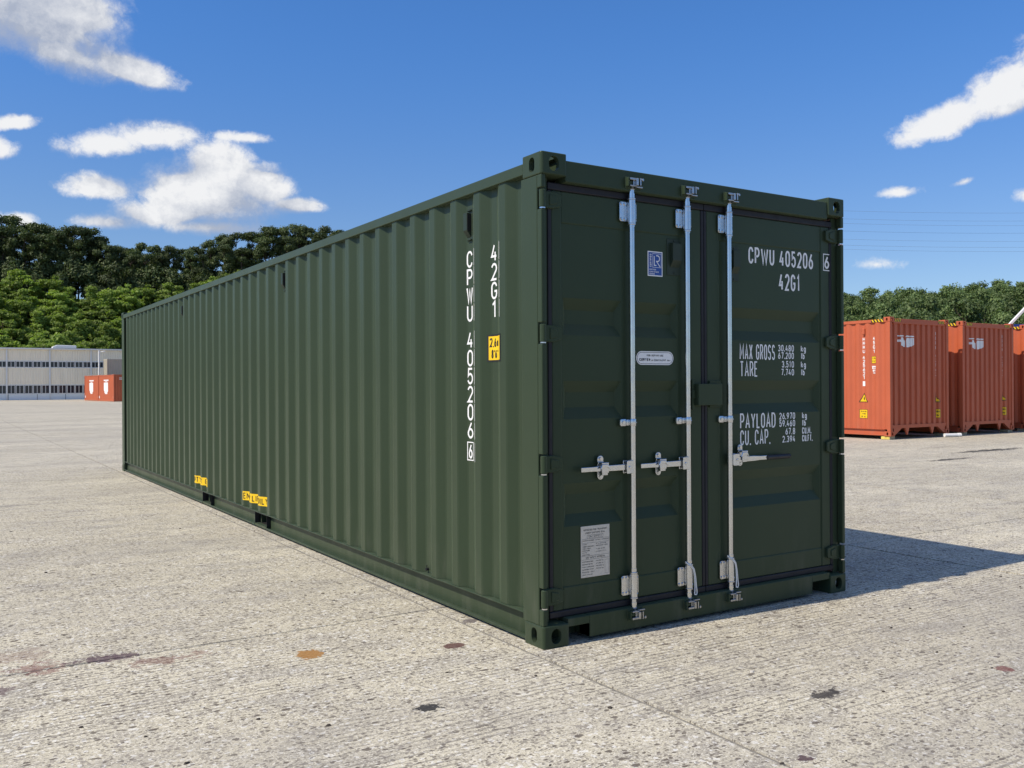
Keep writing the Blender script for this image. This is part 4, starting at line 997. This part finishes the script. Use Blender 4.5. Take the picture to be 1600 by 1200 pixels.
# ================================================================== WAREHOUSE
wh = thing('warehouse', (0, 110, 0), 0, 'long grey two storey warehouse with two strips of windows', 'building')
XA, XB = -7.8, 34.0; BAY = 4.245; X0 = 4.52-3*BAY
def ribbed(x0, x1, z0, z1, mat, name='wall', P=.25, dep=.03):
    b = B(); xs = []; ys = []
    x = x0; k = 0
    while x < x1-.001:
        for dx_, y in ((0, 0), (P*.5, 0), (P*.6, dep), (P*.9, dep)):
            if x+dx_ < x1: xs.append(x+dx_); ys.append(y)
        x += P
    xs.append(x1); ys.append(0); n = len(xs)
    b.add([(a, c, z0) for a, c in zip(xs, ys)]+[(a, c, z1) for a, c in zip(xs, ys)], [(i, i+1, n+i+1, n+i) for i in range(n-1)])
    return b.obj(name, mat, wh, fixn=False)
ribbed(XA, XB, 4.35, 5.78, M['clad']); ribbed(XA, XB, 1.70, 3.56, M['clad']); ribbed(XA, XB, -.02, .64, M['cladblue'], 'plinth', .6, .008)
B().box(XA, XB, .20, .30, .0, 5.7).obj('inner_wall', M['black'], wh)
B().box(XA, XA+.2, .3, 12, 0, 5.75).box(XB-.2, XB, .3, 12, 0, 5.75).box(XA, XB, 11.8, 12, 0, 5.75).obj('wall', M['clad'], wh)
b = B(); b.add([(XA-.2, -.25, 5.80), (XB+.2, -.25, 5.80), (XB+.2, 6, 6.0), (XA-.2, 6, 6.0), (XA-.2, 12.3, 5.80), (XB+.2, 12.3, 5.80)], [(0, 1, 2, 3), (3, 2, 5, 4)]); b.obj('roof', M['roof'], wh, fixn=False)
B().box(XA-.2, XB+.2, -.24, -.05, 5.62, 5.79).obj('gutter', M['trim'], wh, .02)
for z0, z1 in ((3.56, 3.62), (4.29, 4.35), (.64, .70), (1.64, 1.70)): B().box(XA, XB, -.03, .10, z0, z1).obj('sill_band', M['trim'], wh)
i = 0; x = X0
while x < XB:
    B().box(x-.08, x+.08, -.10, -.032, 0.0, 5.62).obj('downpipe', M['trim'], wh, .02); x += BAY
x = X0-BAY
n_w = 5; pw = BAY/n_w
while x < XB-.5:
    for k in range(n_w):
        a = x+k*pw+.03; c = a+pw-.06
        if a < XA+.1 or c > XB-.1: continue
        for z0, z1 in ((.70, 1.64), (3.62, 4.29)):
            t = .055
            f = B().box(a, a+t, -.02, .08, z0, z1).box(c-t, c, -.02, .08, z0, z1).box(a+t, c-t, -.015, .08, z0, z0+.04).box(a+t, c-t, -.015, .08, z1-.04, z1).box((a+c)/2-.022, (a+c)/2+.022, -.01, .08, z0+.04, z1-.04).obj('window', M['trim'], wh)
            B().box(a+t, (a+c)/2-.022, .03, .05, z0+.04, z1-.04).obj('pane', M['glass'], f); B().box((a+c)/2+.022, c-t, .03, .05, z0+.04, z1-.04).obj('pane', M['glass'], f)
    x += BAY
for x in (8.0-6.2+i*2.85 for i in range(10)): B().box(x-.02, x+.02, -.012, -.001, 0, .64).obj('plinth_joint', M['black'], wh)
v = thing('roof_vent', (10.5, 112.2, 5.86), 0, 'white ventilation unit standing on the warehouse roof edge', 'roof vent')
B().prism([(-1.25, .02), (1.25, .02), (1.25, .36), (-.75, .40), (-1.2, .2)], 'y', 0, 1.2).obj('housing', M['whitem'], v, .03)
B().box(-.9, 1.1, -.015, -.003, .08, .12).box(-.9, 1.1, -.015, -.003, .17, .21).box(-.9, 1.1, -.015, -.003, .26, .30).obj('louvre', M['trim'], v)
lp = thing('lamp_post', (13.26, 106.0, 0), 0, 'slim white lamp post in front of the warehouse', 'lamp post')
B().cyl((0, 0, 0), (0, 0, 5.45), .10, .075, n=12).box(-.2, .2, -.2, .2, 0, .05).obj('pole', M['whitem'], lp)
B().cyl((0, 0, 5.25), (.5, -.1, 5.38), .045, n=8).obj('arm', M['whitem'], lp); B().box(.3, .62, -.24, .06, 5.30, 5.40).obj('lamp_head', M['whitem'], lp, .03)

# ================================================================== CRANE BEHIND THE ORANGE ROW
cr = thing('mobile_crane', (43.6, 20.3, 0), R(-20), 'truck crane with white boom, red and blue body behind the last orange container', 'crane')
B().box(-1.2, 7.5, -1.2, 1.2, .8, 1.35).box(-1.2, 7.5, -.6, .6, .5, .8).obj('chassis', M['cred'], cr, .05)
B().prism([(5.2, 1.36), (7.4, 1.36), (7.4, 2.2), (7.0, 3.1), (5.2, 3.1)], 'y', -1.2, 1.2).obj('cab', M['cblue'], cr, .06)
B().box(-1.0, 2.6, -1.1, 1.1, 1.5, 3.7).prism([(-1.0, 3.7), (2.4, 3.7), (2.0, 4.05), (-.2, 4.05)], 'y', -.9, .1).obj('superstructure', M['cred'], cr, .06)
B().prism([(-1.35, 3.55), (.1, 3.55), (.1, 4.28), (-1.1, 4.28)], 'y', .15, 1.15).obj('operator_cab', M['cblue'], cr, .05)
B().cyl((.8, 0, 1.35), (.8, 0, 1.5), .8, n=24).obj('turntable', M['black'], cr)
bm_ = B()
p0, p1 = Vector((-1.35, .1, 4.06)), Vector((7.0, .1, 11.6)); d = (p1-p0).normalized(); nn = Vector((-d.z, 0, d.x))
for a0, a1, hw in ((0, .55, .055), (.55, .8, .045), (.8, 1, .035)):
    q0 = p0.lerp(p1, a0); q1 = p0.lerp(p1, a1)
    vs = [q+nn*s*hw+Vector((0, t*hw, 0)) for q in (q0, q1) for s, t in ((-1, -1), (1, -1), (1, 1), (-1, 1))]
    bm_.add(vs, [(0, 1, 2, 3), (7, 6, 5, 4), (0, 4, 5, 1), (1, 5, 6, 2), (2, 6, 7, 3), (3, 7, 4, 0)])
bm_.obj('boom', M['whitem'], cr)
B().cyl((1.8, .1, 3.9), (2.6, .1, 6.0), .12, n=10).obj('lift_cylinder', M['galv'], cr)
for xx in (-.4, 1.0, 4.6, 6.2):
    for yy in (-1.25, .95):
        wl = B().cyl((xx, yy, .5), (xx, yy+.3, .5), .5, n=20).obj('wheel', M['tyre'], cr, .03); B().cyl((xx, yy-.01, .5), (xx, yy+.31, .5), .26, n=14).obj('rim', M['cred'], wl)

# ================================================================== OVERHEAD CABLES, FAR OFF
for i, zz in enumerate((58.4, 56.0, 54.7, 52.4, 49.9, 48.1, 46.9)):
    pts = []
    for k in range(25):
        t = k/24; q = Vector((215, 211, 0)).lerp(Vector((420, 66, 0)), t)
        if True: pts.append((q.x+i*.6, q.y+i*.9, zz+1.6-(1-(2*t-1)**2)*5.0+2.2*t+.0))
    o = B().tube(pts, .024, 5).obj('power_cable', M['cable']); tag(o, 'thin overhead power cable crossing the sky above the right hill', 'cable', 'overhead cables over the right hill')

# ================================================================== HILLS AND TREES
AZ = [-60, -25, 3.3, 9.8, 13, 15.5, 20.8, 30, 42, 52.8, 56, 62, 75, 110]
RZ = [10, 14, 17.0, 16.0, 16.8, 18.6, 19.5, 19, 16, 13.3, 13.0, 13.6, 16, 8]
R0 = [120, 120, 126, 128, 130, 132, 132, 126, 115, 112, 112, 112, 115, 120]
R1 = [170, 168, 168, 168, 168, 168, 170, 190, 215, 230, 230, 228, 220, 200]
def hill_z(a, r):
    z1 = np.interp(a, AZ, RZ); r0 = np.interp(a, AZ, R0); r1 = np.interp(a, AZ, R1)
    t = np.clip((r-r0)/(r1-r0), 0, 1); s = t*t*(3-2*t)*.5+t*.5
    back = np.clip((r-r1)/90, 0, 1)
    return z1*s*(1-.55*back*back)
def hill_pt(a, r, noise_=True):
    x = CAM.x+r*math.sin(R(a)); y = CAM.y+r*math.cos(R(a))
    return x, y, float(hill_z(a, r))
def hill():
    aa = np.linspace(-60, 110, 200); rr = np.linspace(108, 330, 60); V = []; Fc = []
    for a in aa:
        for r in rr:
            x, y, z = hill_pt(a, r)
            V.append((x, y, z-.35+.5*noise.noise(Vector((x*.08, y*.08, 0)))*min(1, z/3)))
    m = len(rr)
    for i in range(len(aa)-1):
        for j in range(m-1): Fc.append((i*m+j, i*m+j+1, (i+1)*m+j+1, (i+1)*m+j))
    b = B(); b.v = V; b.f = Fc; b.mi = [0]*len(Fc)
    o = b.obj('hill', M['hill'], None, fixn=False, smooth=True); o['kind'] = 'structure'; o['label'] = 'wooded hillside behind the yard'
hill()
def leaf_quads(C, N, size, rg):
    """C: centres (n,3); N: outward normals; returns V,F of bent leaf-spray quads"""
    n = len(C)
    r = rg.normal(size=(n, 3)); nn = N*1.25+r*.55; nn /= np.linalg.norm(nn, axis=1)[:, None]
    t = np.cross(nn, rg.normal(size=(n, 3))); t /= np.linalg.norm(t, axis=1)[:, None]; u = np.cross(nn, t)
    s = size*rg.uniform(.45, 1.5, (n, 1)); a = s*rg.uniform(.55, .9, (n, 1))
    dr = np.array([0, 0, -1])*s*.25
    V = np.stack([C-t*s+dr, C-u*a*.9, C+t*s+dr*.6, C+u*a], 1).reshape(-1, 3)
    F = np.arange(4*n).reshape(n, 4)
    return V, F
def crown_mesh(name, lobes, per, size, mat, seed, upb=.35):
    rg = np.random.default_rng(seed); Cs = []; Ns = []
    tot = sum(l[3]**2 for l in lobes)
    for (x, y, z, r, sq) in lobes:
        k = max(12, int(per*r*r/tot))
        d = rg.normal(size=(k, 3)); d[:, 2] += .25; d /= np.linalg.norm(d, axis=1)[:, None]
        rad = rg.uniform(.15, 1.0, (k, 1))**.5
        bump = 1+.22*np.sin(d[:, :1]*7+seed)*np.cos(d[:, 1:2]*6+x)+.12*rg.normal(size=(k, 1))
        Cs.append(np.array([x, y, z])+d*rad*bump*np.array([r, r, r*sq])); nn = d.copy(); nn[:, 2] += upb; nn[:, 0] -= upb*.6; Ns.append(nn/np.linalg.norm(nn, axis=1)[:, None])
    V, F = leaf_quads(np.concatenate(Cs), np.concatenate(Ns), size, rg)
    me = bpy.data.meshes.new(name); me.from_pydata(V.tolist(), [], F.tolist()); me.materials.append(mat); return me
def trunk_mesh(h, r, limbs, seed, lean=0.0):
    b = B(); rd = random.Random(seed); p = Vector((0, 0, -.8)); q = []
    for i in range(6):
        q.append((Vector((lean*i*h/12+rd.uniform(-.12, .12)*i*.5, rd.uniform(-.12, .12)*i*.5, -.8+(h+.8)*i/5)), r*(1-.14*i)))
    for (a, ra), (c, rc) in zip(q[:-1], q[1:]): b.cyl(a, c, ra, rc, 7, False)
    for (x, y, z, lr, sq) in limbs:
        st = min(max(z-lr*1.3, h*.25), h*.92); k = (st+.8)/(h+.8)*5; i = int(min(k, 4)); a = q[i][0].lerp(q[i+1][0], k-i)
        e = Vector((x, y, z)); mid = a.lerp(e, .5)+Vector((0, 0, -.15))
        b.cyl(a, mid, r*.42, r*.3, 5, False); b.cyl(mid, e, r*.3, r*.1, 5, False)
    return b.mesh('trunk', M['bark'], fixn=False, smooth=True)
def tree_kind(kind, seed):
    rd = random.Random(seed*17+5); lobes = []
    if kind == 'ridge':       # tall, bare below, several billowing heads
        H = 12.0
        for i in range(rd.randint(10, 13)):
            t = rd.random(); z = 6.2+5.2*t; rr_ = (1.9-1.0*abs(t-.45))*rd.uniform(.5, 1.05); a = rd.uniform(0, 6.28)
            lobes.append((rr_*math.cos(a)*1.15, rr_*math.sin(a)*1.15, z, rd.uniform(.75, 1.25), .72))
        lobes.append((0, 0, 11.2, 1.2, .7))
        for i in range(3): a = rd.uniform(0, 6.28); lobes.append((1.3*math.cos(a), 1.3*math.sin(a), rd.uniform(3.6, 5.4), rd.uniform(.55, .85), .6))
        return crown_mesh('crown', lobes, 5600, .135, M['leafdark'], seed), trunk_mesh(10.6, .17, lobes, seed, rd.uniform(-.06, .06))
    if kind == 'low':         # understorey below the ridge trees
        for i in range(9): a = rd.uniform(0, 6.28); q = rd.uniform(0, 1.5); lobes.append((q*math.cos(a), q*math.sin(a), rd.uniform(1.0, 4.6), rd.uniform(.9, 1.4), .8))
        return crown_mesh('crown', lobes, 3600, .15, M['leafdark'], seed), trunk_mesh(3.8, .12, lobes[:5], seed)
    if kind == 'light':       # flat-topped layered sprays of a light green broadleaf
        for i in range(30):
            a = rd.uniform(0, 6.28); q = 2.7*math.sqrt(rd.random()); z = 5.5-.34*q*q+rd.uniform(-1.5, .5)
            lobes.append((q*math.cos(a), q*math.sin(a), max(z, 1.2), rd.uniform(.40, .95), rd.uniform(.34, .6)))
        for i in range(8): a = rd.uniform(0, 6.28); q = rd.uniform(.6, 2.5); lobes.append((q*math.cos(a), q*math.sin(a), rd.uniform(.8, 3.2), rd.uniform(.6, 1.1), .5))
        return crown_mesh('crown', lobes, 7200, .135, M['leaflight'], seed, .75), trunk_mesh(4.4, .13, lobes[:9], seed)
    # round-headed hillside tree
    H = 7.5
    for i in range(26):
        a = rd.uniform(0, 6.28); t = rd.random(); q = (2.5*math.sqrt(max(0, 1-(2*t-1)**2*.8)))*math.sqrt(rd.random())
        lobes.append((q*math.cos(a), q*math.sin(a), 1.9+5.8*t, rd.uniform(.5, 1.25), rd.uniform(.6, .85)))
    return crown_mesh('crown', lobes, 5600, .15, M['leafmid'], seed), trunk_mesh(6.4, .17, lobes[:8], seed)
KINDS = {k: [tree_kind(k, s+i*10) for i in range(n)] for k, s, n in (('ridge', 1, 6), ('low', 2, 3), ('light', 3, 5), ('mid', 4, 6))}
INFO = {
 'ridge': ('tall dark green tree on the left ridge, bare trunk below billowing crown', 'tall dark trees along the left ridge'),
 'low': ('bushy dark green tree under the tall ridge trees', 'dark understorey trees below the left ridge'),
 'light': ('light green broadleaf tree with layered sprays on the slope behind the warehouse', 'light green trees on the slope behind the warehouse'),
 'mid': ('round mid green tree on the wooded hill behind the orange containers', 'trees on the hill behind the orange containers'),
}
def plant(kind, a, r, s, sz=1.0, zoff=0.0):
    x, y, z = hill_pt(a, r); cm, tm = KINDS[kind][random.randrange(len(KINDS[kind]))]
    t = bpy.data.objects.new({'ridge': 'tall_tree', 'low': 'bushy_tree', 'light': 'light_tree', 'mid': 'round_tree'}[kind], None); link(t)
    t.location = (x, y, z+zoff); t.rotation_euler = (0, 0, random.uniform(0, 6.28) if kind != 'light' else random.uniform(-.7, .7)); t.scale = (s, s, s*sz)
    lab, g_ = INFO[kind]; tag(t, lab, 'tree', g_)
    link(bpy.data.objects.new('trunk', tm), t); link(bpy.data.objects.new('crown', cm), t)
TOP = ([-4, 3.3, 7.0, 9.4, 11.8, 13.3, 15.8, 18, 20.6, 23], [1.06, 1.05, .98, .84, .75, .80, .84, 1.0, 1.02, 1.0])
for row, (r, st) in enumerate(((166.5, 1.0), (168.6, .95), (164.2, 1.1))):
    a = -1.5+row*.37
    while a < 22.3:
        s = float(np.interp(a, *TOP))*random.uniform(.9, 1.06)
        plant('ridge', a+random.uniform(-.2, .2), r+random.uniform(-.9, .9), s*(.98 if row < 2 else .88)); a += st*random.uniform(.8, 1.2)
for r, st, s in ((166.0, 1.0, 1.25), (163.0, 1.0, 1.1), (160.5, 1.3, .9)):
    a = -1.2+random.random()
    while a < 22: plant('low', a, r+random.uniform(-1, 1), s*random.uniform(.85, 1.2)*(1 if a < 13 else .9)); a += st*random.uniform(.75, 1.25)
r = 128.5
while r < 161:
    a = -1.8+random.random()*1.6
    while a < 22.5:
        lim = np.interp(a, [3.3, 6, 9.8, 12, 14.5, 23], [156.5, 155, 154, 157, 163, 164])
        if r < lim: plant('light', a+random.uniform(-.35, .35), r+random.uniform(-1.3, 1.3), random.uniform(.82, 1.16))
        a += 1.62*random.uniform(.82, 1.18)*140/r
    r += 3.6
TOPM = ([50, 52.8, 54, 55.2, 56.2, 57.5, 58.4, 60, 62, 65], [1.0, .98, .86, .94, 1.04, .90, .96, 1.1, 1.16, 1.1])
r = 118
while r < 233:
    a = 50.2+random.random()*1.2
    while a < 65.5:
        s = random.uniform(.8, 1.25)*(1 if r < 222 else float(np.interp(a, *TOPM)))
        plant('mid', a+random.uniform(-.2, .2), r+random.uniform(-1.8, 1.8), s, random.uniform(.9, 1.12)); a += 1.30*random.uniform(.8, 1.2)*175/r
    r += 8.4

# flat print and pieces too small to pick apart stay joined
for o in bpy.data.objects:
    if o.parent and o.name.split('.')[0] in ('lettering', 'emblem', 'warning_label', 'hazard_stripe', 'bracket_bolt', 'plate_text', 'check_digit', 'class_label', 'forklift_label', 'cross_member', 'trunk'):
        if o.name.split('.')[0] != 'trunk': o['kind'] = 'stuff'
